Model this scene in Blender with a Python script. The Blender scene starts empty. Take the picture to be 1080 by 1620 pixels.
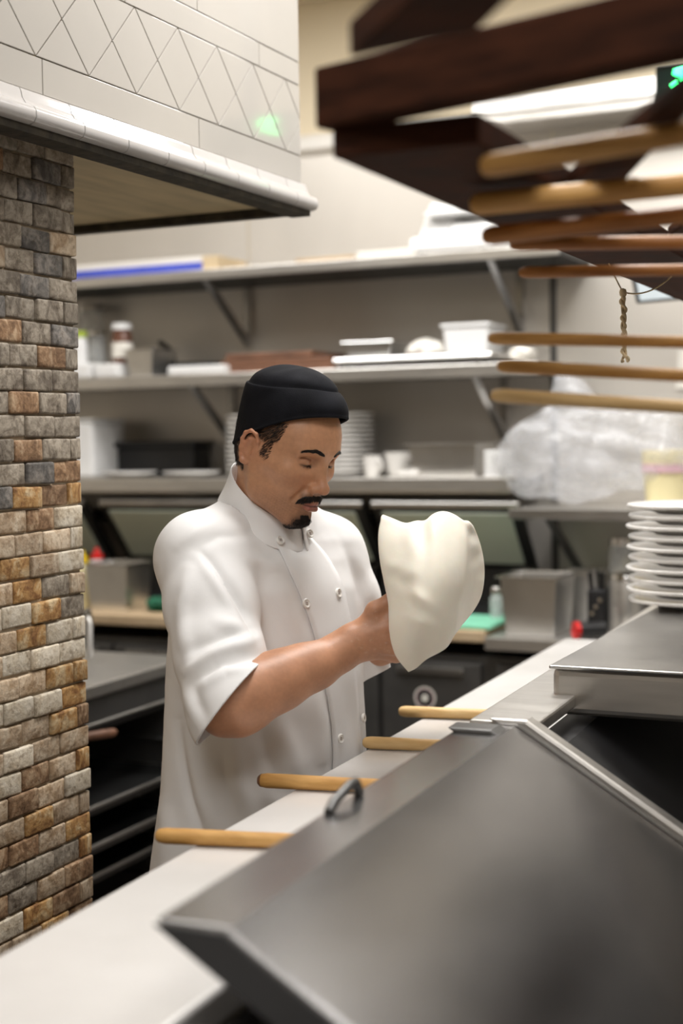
import bpy, bmesh, math, random
import numpy as np
from mathutils import Vector, Matrix
from mathutils.bvhtree import BVHTree

S = bpy.context.scene
COL = S.collection
RNG = random.Random(7)

# ------------------------------------------------------------------ camera
FPX = 2250.0
CAM = np.array([0.0, 0.0, 1.5])
_dY = np.array([(1580-540)/FPX, (810-668)/FPX, -1.0]); _dY /= np.linalg.norm(_dY)
_up = np.cross(np.array([1, .017, 0.0]), _dY); _up /= np.linalg.norm(_up)
_X = np.cross(_dY, _up)
CM = np.array([_X, _dY, _up])            # camera axes -> world axes
cam_data = bpy.data.cameras.new('camera')
cam = bpy.data.objects.new('camera', cam_data); COL.objects.link(cam)
cam.matrix_world = Matrix.Translation(Vector(CAM)) @ Matrix([[*r] for r in CM]).to_4x4()
cam_data.sensor_fit = 'VERTICAL'; cam_data.sensor_height = 36.0
cam_data.lens = FPX/1620*36
cam_data.clip_start = .02
cam_data.dof.use_dof = True
cam_data.dof.focus_distance = 2.27
cam_data.dof.aperture_fstop = 2.3
S.camera = cam

# ------------------------------------------------------------------ light and exposure
world = bpy.data.worlds.new('world'); S.world = world; world.use_nodes = True
world.node_tree.nodes['Background'].inputs[0].default_value = (.9, .93, 1, 1)
world.node_tree.nodes['Background'].inputs[1].default_value = .3
S.view_settings.view_transform = 'Standard'; S.view_settings.look = 'None'
S.view_settings.gamma = 1; S.view_settings.use_curve_mapping = False
S.view_settings.exposure = -.5
CEIL = 3.12
LAMPS = [(-.55, .35, 26, 1.0, .5), (-.75, 2.35, 46, .35, .8), (-2.6, 3.2, 46, 1.2, .5),
         (-1.1, 3.6, 46, 1.2, .5), (.7, 1.9, 18, .6, 1.2), (.4, -.9, 34, 1.2, .6), (.6, 3.7, 16, 1.2, .5)]
for i, (x, y, w, sx, sy) in enumerate(LAMPS):
    ld = bpy.data.lights.new('ceiling_lamp_light', 'AREA'); ld.shape = 'RECTANGLE'
    ld.size = sx; ld.size_y = sy; ld.energy = w; ld.color = (1, .98, .955)
    lo = bpy.data.objects.new('ceiling_lamp_light', ld); COL.objects.link(lo)
    lo.location = (x, y, CEIL-.06)

# ------------------------------------------------------------------ picture -> place helpers
def ray(px, py): return CM @ np.array([(px-540)/FPX, (810-py)/FPX, -1.0])
def Pd(px, py, d): return CAM + d*ray(px, py)
def Pz(px, py, z):
    r = ray(px, py); return CAM + (z-CAM[2])/r[2]*r
def PY(px, py, Y):
    r = ray(px, py); return CAM + (Y/r[1])*r
def PX(px, py, X):
    r = ray(px, py); return CAM + (X/r[0])*r
def cs(px, py, d): return np.array([(px-540)/FPX*d, (810-py)/FPX*d, -d])   # camera space
def c2w(v): return np.asarray(v) @ CM.T + CAM

# ------------------------------------------------------------------ materials
MATS = {}
def newmat(name):
    m = bpy.data.materials.new(name); m.use_nodes = True; MATS[name] = m
    nt = m.node_tree; return m, nt, nt.nodes['Principled BSDF']
def nd(nt, t, **kw):
    n = nt.nodes.new(t)
    for k, v in kw.items():
        if isinstance(k, str) and hasattr(n, k): setattr(n, k, v)
    return n
def rgb(c, a=1): return (c[0], c[1], c[2], a)
def mat(name, col, rough=.5, metal=0, var=.12, vscale=8, bump=0, bscale=60, stretch=None, col2=None,
        spec=.5, coat=0, rvar=0, coord='Object', sss=0, det=4):
    m, nt, b = newmat(name)
    tc = nd(nt, 'ShaderNodeTexCoord'); mp = nd(nt, 'ShaderNodeMapping')
    nt.links.new(tc.outputs[coord], mp.inputs[0])
    if stretch: mp.inputs['Scale'].default_value = stretch
    nz = nd(nt, 'ShaderNodeTexNoise'); nz.inputs['Scale'].default_value = vscale; nz.inputs['Detail'].default_value = det
    nt.links.new(mp.outputs[0], nz.inputs[0])
    rp = nd(nt, 'ShaderNodeValToRGB')
    c2 = col2 if col2 else [min(1, c*(1+var)) for c in col]
    c1 = col if col2 else [c*(1-var) for c in col]
    rp.color_ramp.elements[0].position = .32; rp.color_ramp.elements[1].position = .68
    rp.color_ramp.elements[0].color = rgb(c1); rp.color_ramp.elements[1].color = rgb(c2)
    nt.links.new(nz.outputs[0], rp.inputs[0]); nt.links.new(rp.outputs[0], b.inputs['Base Color'])
    b.inputs['Roughness'].default_value = rough; b.inputs['Metallic'].default_value = metal
    b.inputs['Specular IOR Level'].default_value = spec; b.inputs['Coat Weight'].default_value = coat
    b.inputs['Coat Roughness'].default_value = .08
    if sss:
        b.inputs['Subsurface Weight'].default_value = sss
        b.inputs['Subsurface Radius'].default_value = (.012, .006, .004); b.inputs['Subsurface Scale'].default_value = 1
    if rvar:
        mr = nd(nt, 'ShaderNodeMapRange'); mr.inputs[3].default_value = rough-rvar; mr.inputs[4].default_value = rough+rvar
        nt.links.new(nz.outputs[0], mr.inputs[0]); nt.links.new(mr.outputs[0], b.inputs['Roughness'])
    if bump:
        n2 = nd(nt, 'ShaderNodeTexNoise'); n2.inputs['Scale'].default_value = bscale; n2.inputs['Detail'].default_value = 3
        nt.links.new(mp.outputs[0], n2.inputs[0])
        bp = nd(nt, 'ShaderNodeBump'); bp.inputs['Strength'].default_value = bump; bp.inputs['Distance'].default_value = .002
        nt.links.new(n2.outputs[0], bp.inputs['Height']); nt.links.new(bp.outputs[0], b.inputs['Normal'])
    return m
def glow(name, col, strength):
    m, nt, b = newmat(name); b.inputs['Base Color'].default_value = rgb([c*.2 for c in col])
    b.inputs['Emission Color'].default_value = rgb(col); b.inputs['Emission Strength'].default_value = strength
    return m
def glassy(name, col, alpha, rough=.15):
    """thin see-through plastic or glass: part transparent, part glossy"""
    m, nt, b = newmat(name)
    b.inputs['Base Color'].default_value = rgb(col); b.inputs['Roughness'].default_value = rough
    nz = nd(nt, 'ShaderNodeTexNoise'); nz.inputs['Scale'].default_value = 9; nz.inputs['Detail'].default_value = 3
    mr = nd(nt, 'ShaderNodeMapRange'); mr.inputs[1].default_value = .3; mr.inputs[2].default_value = .7
    mr.inputs[3].default_value = alpha-.12; mr.inputs[4].default_value = min(1, alpha+.12)
    nt.links.new(nz.outputs[0], mr.inputs[0]); nt.links.new(mr.outputs[0], b.inputs['Alpha'])
    return m

mat('steel', (.42, .41, .395), .3, .95, .12, 6, 0, stretch=(1, 1, 12), rvar=.07)
mat('steel_shelf', (.62, .6, .57), .34, .9, .06, 9, 0, stretch=(1, 8, 8), rvar=.05)
mat('steel_wall', (.64, .605, .555), .4, .45, .07, 2.2, .05, 5, stretch=(1, 1, .35), rvar=.05)
mat('steel_lid', (.27, .265, .265), .22, .9, .34, 4, .15, 4, stretch=(1, .4, 1), rvar=.07)
mat('steel_dark', (.13, .128, .125), .4, .7, .15, 5, rvar=.06)
mat('steel_bright', (.8, .79, .77), .3, 1, .06, 10, rvar=.05)
mat('chrome', (.8, .8, .8), .12, 1, .03)
mat('black_iron', (.012, .012, .012), .5, .2, .3, 12)
mat('black_matte', (.008, .008, .009), .45, 0, .3, 12)
mat('tray_black', (.035, .035, .035), .38, .5, .3, 9, rvar=.1)
mat('cream_paint', (.80, .70, .52), .7, 0, .02, 3)
mat('ceiling_paint', (.78, .68, .5), .8, 0, .02, 3)
mat('white_trim', (.82, .8, .76), .5, 0, .03, 4)
mat('wall_paint', (.6, .54, .45), .8, 0, .04, 3)
mat('floor_tile', (.12, .1, .085), .6, 0, .25, 5, .2, 30)
mat('hood_tile', (.45, .425, .39), .07, 0, .035, 3.5, 0, spec=.5)
mat('hood_grout', (.2, .165, .105), .9, 0, .2, 30)
mat('hood_cornice', (.5, .48, .465), .1, 0, .03, 6, .12, 25, spec=.6)
mat('hood_under', (.46, .37, .22), .6, .1, .18, 4, stretch=(6, 1, 1))
mat('soot', (.035, .028, .018), .85, 0, .5, 40, .6, 120)
mat('grout', (.42, .35, .26), .95, 0, .18, 35, .5, 150)
mat('marble', (.66, .64, .615), .22, 0, .03, 5, col2=(.73, .71, .69), rvar=.05)
mat('wood_dark', (.026, .011, .007), .7, 0, .4, 7, .3, 20, stretch=(2, 2, 9), col2=(.06, .022, .012), rvar=.08, spec=.05)
mat('peel_wood', (.5, .25, .06), .5, 0, .25, 5, .25, 30, stretch=(2, 14, 14), col2=(.7, .4, .13))
mat('peel_wood_dark', (.3, .11, .022), .5, 0, .25, 5, .25, 30, stretch=(2, 14, 14), col2=(.45, .19, .045))
mat('peel_wood_light', (.68, .43, .17), .5, 0, .2, 5, .25, 30, stretch=(2, 14, 14), col2=(.82, .58, .28))
mat('board_wood', (.42, .3, .18), .6, 0, .15, 6, .1, 30, stretch=(2, 10, 10), col2=(.55, .42, .27))
mat('brown_wood', (.1, .045, .025), .5, 0, .2, 6, stretch=(2, 10, 10), col2=(.22, .1, .055))
mat('twine', (.66, .53, .34), .9, 0, .3, 60, .6, 300)
mat('porcelain', (.78, .76, .73), .15, 0, .02, 4, spec=.6)
mat('plastic_white', (.78, .78, .78), .35, 0, .02, 4)
mat('paper', (.76, .73, .67), .8, 0, .03, 4)
mat('cardboard', (.56, .44, .28), .85, 0, .08, 8)
mat('blue_print', (.06, .09, .5), .5, 0, .1, 10)
mat('red_plastic', (.6, .015, .015), .3, 0, .1)
mat('yellow_plastic', (.8, .55, .02), .35, 0, .1)
mat('green_board', (.22, .6, .42), .45, 0, .05, 5)
mat('green_cloth', (.008, .1, .05), .9, 0, .3, 30, .5, 80)
mat('green_lid', (.35, .45, .05), .4)
mat('jar_brown', (.12, .05, .03), .25, 0, .3)
mat('lemon', (.82, .62, .1), .45, 0, .06, 30, .3, 90)
mat('lid_liner', (.48, .53, .45), .35, 0, .05, 4)
mat('dough', (.88, .83, .72), .6, 0, .035, 14, .25, 45, sss=.25)
mat('tub_yellow', (.85, .76, .45), .5, 0, .05)
mat('pink_print', (.78, .52, .58), .5)
mat('screen_black', (.006, .012, .01), .12, 0, .1)
mat('tablet_screen', (.55, .62, .66), .2, 0, .05)
mat('cotton', (.83, .825, .825), .85, 0, .012, 12, .12, 900)
mat('button', (.82, .8, .76), .35, 0, .02)
mat('trousers', (.02, .02, .024), .9, 0, .3, 30, .3, 400)
mat('shoe', (.012, .012, .012), .4, 0, .2)
mat('cap_cloth', (.004, .0042, .006), .85, 0, .5, 22, .3, 700, spec=.15, col2=(.009, .0095, .013))
mat('hair', (.012, .008, .006), .45, 0, .3, 40)
glassy('bag_plastic', (.82, .83, .87), .3, .14)
glassy('clear_glass', (.8, .82, .82), .4, .05)
glow('green_led', (.04, 1, .22), 14.0)
glow('lamp_diffuser', (1, .955, .89), 3.0)

# ------------------------------------------------------------------ mesh helpers
def link(name, me, m=None, parent=None, smooth=False):
    o = bpy.data.objects.new(name, me); COL.objects.link(o)
    if m is not None and not me.materials: me.materials.append(MATS[m] if isinstance(m, str) else m)
    if smooth:
        me.polygons.foreach_set('use_smooth', [True]*len(me.polygons))
    if parent is not None:
        o.parent = parent
        o.matrix_parent_inverse = Matrix.Translation(-parent.location) if parent.type == 'EMPTY' else parent.matrix_basis.inverted()
    return o
def tag(o, label=None, cat=None, group=None, kind=None):
    if label: o['label'] = label
    if cat: o['category'] = cat
    if group: o['group'] = group
    if kind: o['kind'] = kind
    return o
def thing(name, loc, label=None, cat=None, group=None, kind=None):
    o = bpy.data.objects.new(name, None); COL.objects.link(o)
    o.location = Vector([float(v) for v in loc]); o.empty_display_size = .05
    return tag(o, label, cat, group, kind)
class MB:
    """collects shapes; build() links them as one mesh object"""
    def __init__(s): s.v = []; s.f = []
    def add(s, vs, fs):
        n = len(s.v); s.v += [tuple(float(c) for c in v) for v in vs]; s.f += [tuple(n+i for i in f) for f in fs]; return s
    def box(s, c, size, rz=0, M=None):
        hx, hy, hz = size[0]/2, size[1]/2, size[2]/2
        R = M if M is not None else Matrix.Rotation(rz, 3, 'Z')
        vs = [Vector(c) + R @ Vector((sx*hx, sy*hy, sz*hz)) for sz in (-1, 1) for sy in (-1, 1) for sx in (-1, 1)]
        return s.add(vs, [(0, 2, 3, 1), (4, 5, 7, 6), (0, 1, 5, 4), (2, 6, 7, 3), (0, 4, 6, 2), (1, 3, 7, 5)])
    def bounds(s, lo, hi): return s.box([(a+b)/2 for a, b in zip(lo, hi)], [b-a for a, b in zip(lo, hi)])
    def tube(s, pts, rad, n=12, cap=True):
        pts = [Vector([float(c) for c in p]) for p in pts]
        rad = rad if hasattr(rad, '__len__') else [rad]*len(pts)
        rings = []
        t0 = (pts[1]-pts[0]).normalized()
        nv = t0.orthogonal().normalized()
        for i, p in enumerate(pts):
            t = (pts[min(i+1, len(pts)-1)]-pts[max(i-1, 0)]).normalized()
            nv = (nv - t*nv.dot(t)).normalized(); b = t.cross(nv)
            rings.append([p + (nv*math.cos(a)+b*math.sin(a))*rad[i] for a in [2*math.pi*k/n for k in range(n)]])
        vs = [v for r in rings for v in r]; fs = []
        for i in range(len(pts)-1):
            for k in range(n):
                fs.append((i*n+k, i*n+(k+1) % n, (i+1)*n+(k+1) % n, (i+1)*n+k))
        if cap:
            fs.append(tuple(range(n-1, -1, -1))); fs.append(tuple((len(pts)-1)*n+k for k in range(n)))
        return s.add(vs, fs)
    def lathe(s, prof, c, n=28, M=None):
        """prof: (radius, height) from one end to the other, about z through c"""
        R = M if M is not None else Matrix.Identity(3)
        vs = []; fs = []; m = len(prof)
        for (r, z) in prof:
            for k in range(n):
                a = 2*math.pi*k/n
                vs.append(Vector([float(q) for q in c]) + R @ Vector((r*math.cos(a), r*math.sin(a), z)))
        for i in range(m-1):
            for k in range(n):
                fs.append((i*n+k, i*n+(k+1) % n, (i+1)*n+(k+1) % n, (i+1)*n+k))
        if prof[0][0] > 1e-5: fs.append(tuple(range(n-1, -1, -1)))
        if prof[-1][0] > 1e-5: fs.append(tuple((m-1)*n+k for k in range(n)))
        return s.add(vs, fs)
    def prism(s, poly, vec):
        """poly: world points of one face, vec: the extrusion"""
        n = len(poly); vec = np.asarray(vec, float)
        vs = [np.asarray(p, float) for p in poly] + [np.asarray(p, float)+vec for p in poly]
        fs = [tuple(range(n-1, -1, -1)), tuple(range(n, 2*n))]
        fs += [(i, (i+1) % n, n+(i+1) % n, n+i) for i in range(n)]
        return s.add(vs, fs)
    def grid(s, P):
        P = np.asarray(P); a, b = P.shape[:2]
        return s.add(P.reshape(-1, 3), [(i*b+j, i*b+j+1, (i+1)*b+j+1, (i+1)*b+j) for i in range(a-1) for j in range(b-1)])
    def mesh(s, name):
        me = bpy.data.meshes.new(name); me.from_pydata(s.v, [], s.f); me.update()
        bm = bmesh.new(); bm.from_mesh(me); bmesh.ops.recalc_face_normals(bm, faces=bm.faces); bm.to_mesh(me); bm.free()
        return me
    def build(s, name, m, parent=None, smooth=False, bevel=0, seg=2, angle=40):
        o = link(name, s.mesh(name), m, parent, smooth)
        if bevel:
            md = o.modifiers.new('bevel', 'BEVEL'); md.width = bevel; md.segments = seg; md.limit_method = 'ANGLE'
            md.angle_limit = math.radians(35); md.harden_normals = False
        if smooth:
            try: o.data.set_sharp_from_angle(angle=math.radians(angle))
            except Exception: pass
        return o
def copy_tree(o, parent=None, delta=(0, 0, 0)):
    """a thing with copies of its parts and sub-parts (mesh data shared), moved by delta"""
    c = o.copy(); COL.objects.link(c); c.parent = parent
    if parent is None:
        c.location = Vector(o.location) + Vector(delta)
        if o.type != 'EMPTY': pass
    for ch in list(o.children): copy_tree(ch, c)
    return c
# ------------------------------------------------------------------ the room
WY = 4.70                      # back wall plane
def struct(name, mb, m, label, bevel=0):
    return tag(mb.build(name, m, bevel=bevel), label, 'room', kind='structure')
def sbox(name, lo, hi, m, label): return struct(name, MB().bounds(lo, hi), m, label)
sbox('floor', (-4.0, -3, -.1), (3, WY+.15, 0), 'floor_tile', 'dark kitchen floor')
sbox('ceiling', (-4.0, -3, CEIL), (3, WY+.15, CEIL+.1), 'ceiling_paint', 'cream painted ceiling above the kitchen')
wb = sbox('wall_back', (-4.0, WY, 0), (3, WY+.15, CEIL), 'cream_paint', 'cream back wall with steel sheets on its lower part')
sbox('wall_left', (-4.15, -3, 0), (-4.0, WY+.15, CEIL), 'wall_paint', 'plain wall on the left')
sbox('wall_right', (3, -3, 0), (3.15, WY+.15, CEIL), 'wall_paint', 'plain wall on the right')
sbox('wall_front', (-4.0, -3.15, 0), (3, -3, CEIL), 'wall_paint', 'plain wall behind the viewer')
ZP = 2.52                      # top of the steel sheets
seams = [-4.0, PY(397, 500, WY)[0], PY(876, 500, WY)[0], .1, 1.4, 3.0]
for a, b in zip(seams[:-1], seams[1:]):
    MB().bounds((a+.003, WY-.006, .0), (b-.003, WY, ZP)).build('panel', 'steel_wall', wb)
for s_ in seams[2:3]:
    MB().bounds((s_-.012, WY-.011, 1.0), (s_+.012, WY-.006, 2.25)).build('seam_strip', 'steel_dark', wb, bevel=.002)
t = MB().prism([(-4.0, WY, ZP-.02), (-4.0, WY-.05, ZP), (-4.0, WY-.05, ZP+.035), (-4.0, WY-.02, ZP+.06), (-4.0, WY, ZP+.06)], (4.1, 0, 0))
tag(t.build('trim_1', 'white_trim', bevel=.006), 'white ledge moulding running along the cream back wall', 'trim', kind='structure')
t = MB().bounds((-4, WY-.03, CEIL-.07), (3, WY, CEIL))
tag(t.build('trim_2', 'ceiling_paint', bevel=.01), 'cream moulding where the back wall meets the ceiling', 'trim', kind='structure')
# steel ledge high on the wall at the right
p0 = PY(745, 236, WY-.2); p1 = PY(1010, 205, WY-.2)
t = thing('wall_ledge', (p0[0]+.5, WY, 2.52), 'long stainless steel ledge high on the cream wall behind the wooden lattice', 'ledge')
MB().bounds((p0[0], WY-.2, 2.5), (p0[0]+1.3, WY-.005, 2.53)).build('ledge_plate', 'steel_shelf', t, bevel=.004)
MB().bounds((p0[0], WY-.2, 2.53), (p0[0]+1.3, WY-.185, 2.60)).build('ledge_lip', 'steel_bright', t, bevel=.006)

# ceiling lamps (above the frame)
for i, (x, y, w, sx, sy) in enumerate(LAMPS):
    t = thing('ceiling_lamp', (x, y, CEIL), 'flat white ceiling panel lamp', 'lamp', 'ceiling panel lamps')
    fr = MB()
    for s1 in (-1, 1):
        fr.box((x+s1*(sx/2+.02), y, CEIL-.03), (.03, sy+.07, .06)); fr.box((x, y+s1*(sy/2+.02), CEIL-.03), (sx+.01, .03, .06))
    fr.build('frame', 'white_trim', t)
    MB().box((x, y, CEIL-.02), (sx, sy, .012)).build('diffuser', 'lamp_diffuser', t)

# ------------------------------------------------------------------ brick pillar under the hood
XC = -1.42; YC = 2.018; PT = 1.995
pil = thing('brick_pillar', (XC-.25, YC-.5, 0), 'pillar of tumbled tan and grey stone bricks under the tiled hood', 'pillar')
MB().bounds((XC-.5, .95, 0), (XC-.0055, YC-.006, PT)).build('mortar_core', 'grout', pil)
def brick_material(name, c1, c2, c3, sc):
    m, nt, b = newmat(name)
    tc = nd(nt, 'ShaderNodeTexCoord'); oi = nd(nt, 'ShaderNodeObjectInfo')
    ad = nd(nt, 'ShaderNodeVectorMath', operation='ADD'); ml = nd(nt, 'ShaderNodeVectorMath', operation='SCALE')
    cx = nd(nt, 'ShaderNodeCombineXYZ')
    for k in range(3): nt.links.new(oi.outputs['Random'], cx.inputs[k])
    nt.links.new(cx.outputs[0], ml.inputs[0]); ml.inputs['Scale'].default_value = 40
    nt.links.new(tc.outputs['Object'], ad.inputs[0]); nt.links.new(ml.outputs[0], ad.inputs[1])
    nz = nd(nt, 'ShaderNodeTexNoise'); nz.inputs['Scale'].default_value = sc; nz.inputs['Detail'].default_value = 8; nz.inputs['Roughness'].default_value = .68
    nz.inputs['Distortion'].default_value = .6
    nt.links.new(ad.outputs[0], nz.inputs[0])
    rp = nd(nt, 'ShaderNodeValToRGB'); e = rp.color_ramp.elements
    e[0].position = .39; e[0].color = rgb(c1); e[1].position = .61; e[1].color = rgb(c3)
    k = e.new(.5); k.color = rgb(c2)
    nt.links.new(nz.outputs[0], rp.inputs[0])
    hs = nd(nt, 'ShaderNodeHueSaturation'); mr = nd(nt, 'ShaderNodeMapRange')
    mr.inputs[3].default_value = .78; mr.inputs[4].default_value = 1.18
    nt.links.new(oi.outputs['Random'], mr.inputs[0]); nt.links.new(mr.outputs[0], hs.inputs['Value'])
    n3_ = nd(nt, 'ShaderNodeTexNoise'); n3_.inputs['Scale'].default_value = 75; n3_.inputs['Detail'].default_value = 6; n3_.inputs['Roughness'].default_value = .7
    nt.links.new(ad.outputs[0], n3_.inputs[0])
    r3 = nd(nt, 'ShaderNodeValToRGB'); r3.color_ramp.elements[0].position = .36; r3.color_ramp.elements[0].color = (.5, .45, .4, 1); r3.color_ramp.elements[1].position = .5
    nt.links.new(n3_.outputs[0], r3.inputs[0])
    mx3 = nd(nt, 'ShaderNodeMix', data_type='RGBA', blend_type='MULTIPLY'); mx3.inputs[0].default_value = .8
    nt.links.new(rp.outputs[0], mx3.inputs[6]); nt.links.new(r3.outputs[0], mx3.inputs[7])
    nt.links.new(mx3.outputs[2], hs.inputs['Color']); nt.links.new(hs.outputs[0], b.inputs['Base Color'])
    b.inputs['Roughness'].default_value = .75
    n2 = nd(nt, 'ShaderNodeTexNoise'); n2.inputs['Scale'].default_value = 90; n2.inputs['Detail'].default_value = 5
    nt.links.new(ad.outputs[0], n2.inputs[0])
    bp = nd(nt, 'ShaderNodeBump'); bp.inputs['Strength'].default_value = .7; bp.inputs['Distance'].default_value = .003
    nt.links.new(n2.outputs[0], bp.inputs['Height']); nt.links.new(bp.outputs[0], b.inputs['Normal'])
    return m
BR = dict(
    tan=brick_material('brick_tan', (.32, .22, .13), (.47, .36, .25), (.58, .48, .36), 26),
    ochre=brick_material('brick_ochre', (.24, .11, .035), (.44, .25, .09), (.58, .44, .26), 24),
    cream=brick_material('brick_cream', (.5, .42, .31), (.6, .53, .42), (.66, .6, .5), 20),
    brown=brick_material('brick_brown', (.14, .075, .035), (.27, .16, .085), (.42, .3, .19), 30),
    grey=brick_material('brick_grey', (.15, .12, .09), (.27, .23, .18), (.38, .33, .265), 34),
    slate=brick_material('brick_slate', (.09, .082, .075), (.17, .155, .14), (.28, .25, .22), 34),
    rose=brick_material('brick_rose', (.33, .19, .12), (.43, .3, .21), (.54, .43, .33), 26))
BRM = {}
def brick_mesh(kind, var):
    key = (kind, var)
    if key in BRM: return BRM[key]
    r = random.Random(hash(var) % 1000+var*17)
    bm = bmesh.new(); bmesh.ops.create_cube(bm, size=1)
    for v in bm.verts:
        v.co.y += r.uniform(-.025, .025); v.co.z += r.uniform(-.045, .045); v.co.x += r.uniform(-.03, .03)
    bmesh.ops.scale(bm, vec=(.03, .073, .0352), verts=bm.verts)
    bmesh.ops.bevel(bm, geom=list(bm.edges), offset=.0036, segments=2, profile=.6, affect='EDGES')
    me = bpy.data.meshes.new('brick'); bm.to_mesh(me); bm.free()
    me.materials.append(BR[kind]); me.polygons.foreach_set('use_smooth', [True]*len(me.polygons))
    BRM[key] = me; return me
BH = .0379; BW = .0755
row = 0; z = PT-BH/2-.002
while z > .45:
    if z < .62: break
    y_end = YC
    off = (row % 2)*.5*BW + RNG.uniform(-.006, .006)
    k = 0
    while True:
        y1 = y_end - (k*BW - (off if k else 0)) if k else y_end
        y0 = y_end - ((k+1)*BW - off)
        w = y1-y0
        # in view only: the picture's left border cuts the pillar
        if y1 < 1.50: break
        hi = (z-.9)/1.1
        if hi > .45: pal = ['grey']*7+['slate']*2+['brown']*2+['tan']*2+['ochre']  # upper rows greyer, putting the hood's shade and soot into the brick colours
        elif hi > .25: pal = ['tan']*4+['cream']*3+['grey']*2+['ochre']*2+['brown']+['slate']
        elif hi > -.05: pal = ['tan']*4+['ochre']*4+['cream']*3+['brown']*2
        else: pal = ['tan']*4+['brown']*2+['rose']*3+['grey']*2+['ochre']+['cream']+['slate']
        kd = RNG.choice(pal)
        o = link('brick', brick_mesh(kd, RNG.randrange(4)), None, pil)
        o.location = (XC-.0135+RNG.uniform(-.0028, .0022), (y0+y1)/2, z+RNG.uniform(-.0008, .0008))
        o.scale = (1, (w-.0032)/.073, .0352/.0352)
        o.rotation_euler = (RNG.uniform(-.012, .012), 0, RNG.uniform(-.02, .02))
        k += 1
    z -= BH; row += 1
low = MB()                                     # the courses hidden behind the counter, one joined part
while z > .02:
    y1 = YC
    w = BW*(.5 if row % 2 else 1)
    while y1 > 1.4:
        low.bounds((XC-.03, y1-w+.0016, z-.0176), (XC+RNG.uniform(-.001, .002), y1-.0016, z+.0176)); y1 -= w; w = BW
    z -= BH; row += 1
o = low.build('brick_courses', BR['tan'], pil); o['kind'] = 'stuff'

# ------------------------------------------------------------------ tiled hood above the pillar
A = Pd(0, 127, 2.096); B = Pd(478, 290, 3.0); ZB = float((A[2]+B[2])/2)
hd = (B-A); hd[2] = 0; HL = np.linalg.norm(hd); hd /= HL        # along the face
hn = np.array([hd[1], -hd[0], 0.0])                              # out of the face, to the aisle
hood = thing('oven_hood', (*(A+hd*HL*.5-hn*.4)[:2], ZB), 'cream tiled oven hood with diamond pattern and glazed white cornice', 'hood')
def hp(u, v, o=0): return np.array([A[0], A[1], 0])+hd*u+hn*o+np.array([0, 0, v])
def huv(px, py):
    r = ray(px, py); n = hn; t_ = np.dot(np.array([A[0], A[1], 0])-CAM, n)/np.dot(r, n)
    p = CAM+t_*r; return float(np.dot(p-np.array([A[0], A[1], 0]), hd)), float(p[2])
U1 = huv(475, 200)[0]; U0 = -1.1
ztop = CEIL
MB().prism([hp(U0, ZB-.02, -.004), hp(U1, ZB-.02, -.004), hp(U1, ZB-.02, -1.0), hp(U0, ZB-.02, -1.0)], (0, 0, ztop-ZB+.02)).build('hood_body', 'hood_grout', hood)
v1 = huv(475, 247)[1]; v2 = huv(472, 135)[1]; v3 = huv(472, 99)[1]
def tile(poly, name='tile', m='hood_tile', th=.004, inset=.0011):
    pts = [np.array(p) for p in poly]; c = sum(pts)/len(pts); q = []
    n = len(pts)
    for i in range(n):                       # inset each corner by the joint width
        a = pts[i]-pts[i-1]; b = pts[(i+1) % n]-pts[i]
        a = a/np.linalg.norm(a); b = b/np.linalg.norm(b)
        na = np.array([-a[1], a[0]]); nb = np.array([-b[1], b[0]])
        if np.dot(na, c-pts[i]) < 0: na = -na
        if np.dot(nb, c-pts[i]) < 0: nb = -nb
        s = (na+nb); s = s/max(.25, 1+np.dot(na, nb))
        q.append(pts[i]+s*inset)
    MB().prism([hp(p[0], p[1], -.004) for p in q], hn*th).build(name, m, hood, bevel=.0008, seg=2)
topx = [huv(*p)[0] for p in ((213, 20), (281, 51), (342, 79), (400, 104), (451, 129))]
botx = [huv(*p)[0] for p in ((57, 95), (142, 125), (218, 154), (285, 178), (346, 200), (402, 220), (453, 241))]
sp = (botx[-1]-botx[0])/6
u_i = [botx[0]+sp*(i-3) for i in range(0, 12)]
vm = (v1+v2)/2
for i, u in enumerate(u_i):
    if u-sp/2 < U1-.001:
        if u+sp/2 <= U1: tile([(u, v1), (u+sp/2, vm), (u, v2), (u-sp/2, vm)], 'diamond_tile')
        else: 
            w = max(0, (U1-(u-sp/2)))
            if w > sp/2:
                e = U1; k = (e-u)/(sp/2)
                tile([(u, v1), (e, v1+(vm-v1)*k), (e, v2-(v2-vm)*k), (u, v2), (u-sp/2, vm)], 'diamond_tile')
            elif w > .012: tile([(u-sp/2, vm), (U1, vm-(vm-v1)*w/(sp/2)), (U1, vm+(v2-vm)*w/(sp/2))], 'diamond_tile')
    if u+sp/2 < U1:
        e = min(u+sp, U1)
        if u+sp <= U1:
            tile([(u, v1), (u+sp, v1), (u+sp/2, vm)], 'triangle_tile'); tile([(u, v2), (u+sp/2, vm), (u+sp, v2)], 'triangle_tile')
        else:
            k = (u+sp-e)/(sp/2)
            tile([(u, v1), (e, v1), (e, v1+(vm-v1)*k), (u+sp/2, vm)], 'triangle_tile')
            tile([(u, v2), (u+sp/2, vm), (e, v2-(v2-vm)*k), (e, v2)], 'triangle_tile')
for u in u_i:                                  # clipped corner pieces at the hood's end
    if u < U1-.01 and u+sp/2 >= U1:
        k = (U1-u)/(sp/2)
        tile([(u, v1), (U1, v1), (U1, v1+(vm-v1)*k)], 'triangle_tile'); tile([(u, v2), (U1, v2-(v2-vm)*k), (U1, v2)], 'triangle_tile')
def row_tiles(va, vb, joints):
    js = [U0]+[j for j in joints if U0 < j < U1]+[U1]
    for a, b in zip(js[:-1], js[1:]): tile([(a, va), (b, va), (b, vb), (a, vb)], 'border_tile')
j1 = huv(67, 110)[0]; j2 = huv(315, 210)[0]; jl = j2-j1
row_tiles(ZB-.001, v1, [j1-2*jl, j1-jl, j1, j2, j2+jl])
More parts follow.
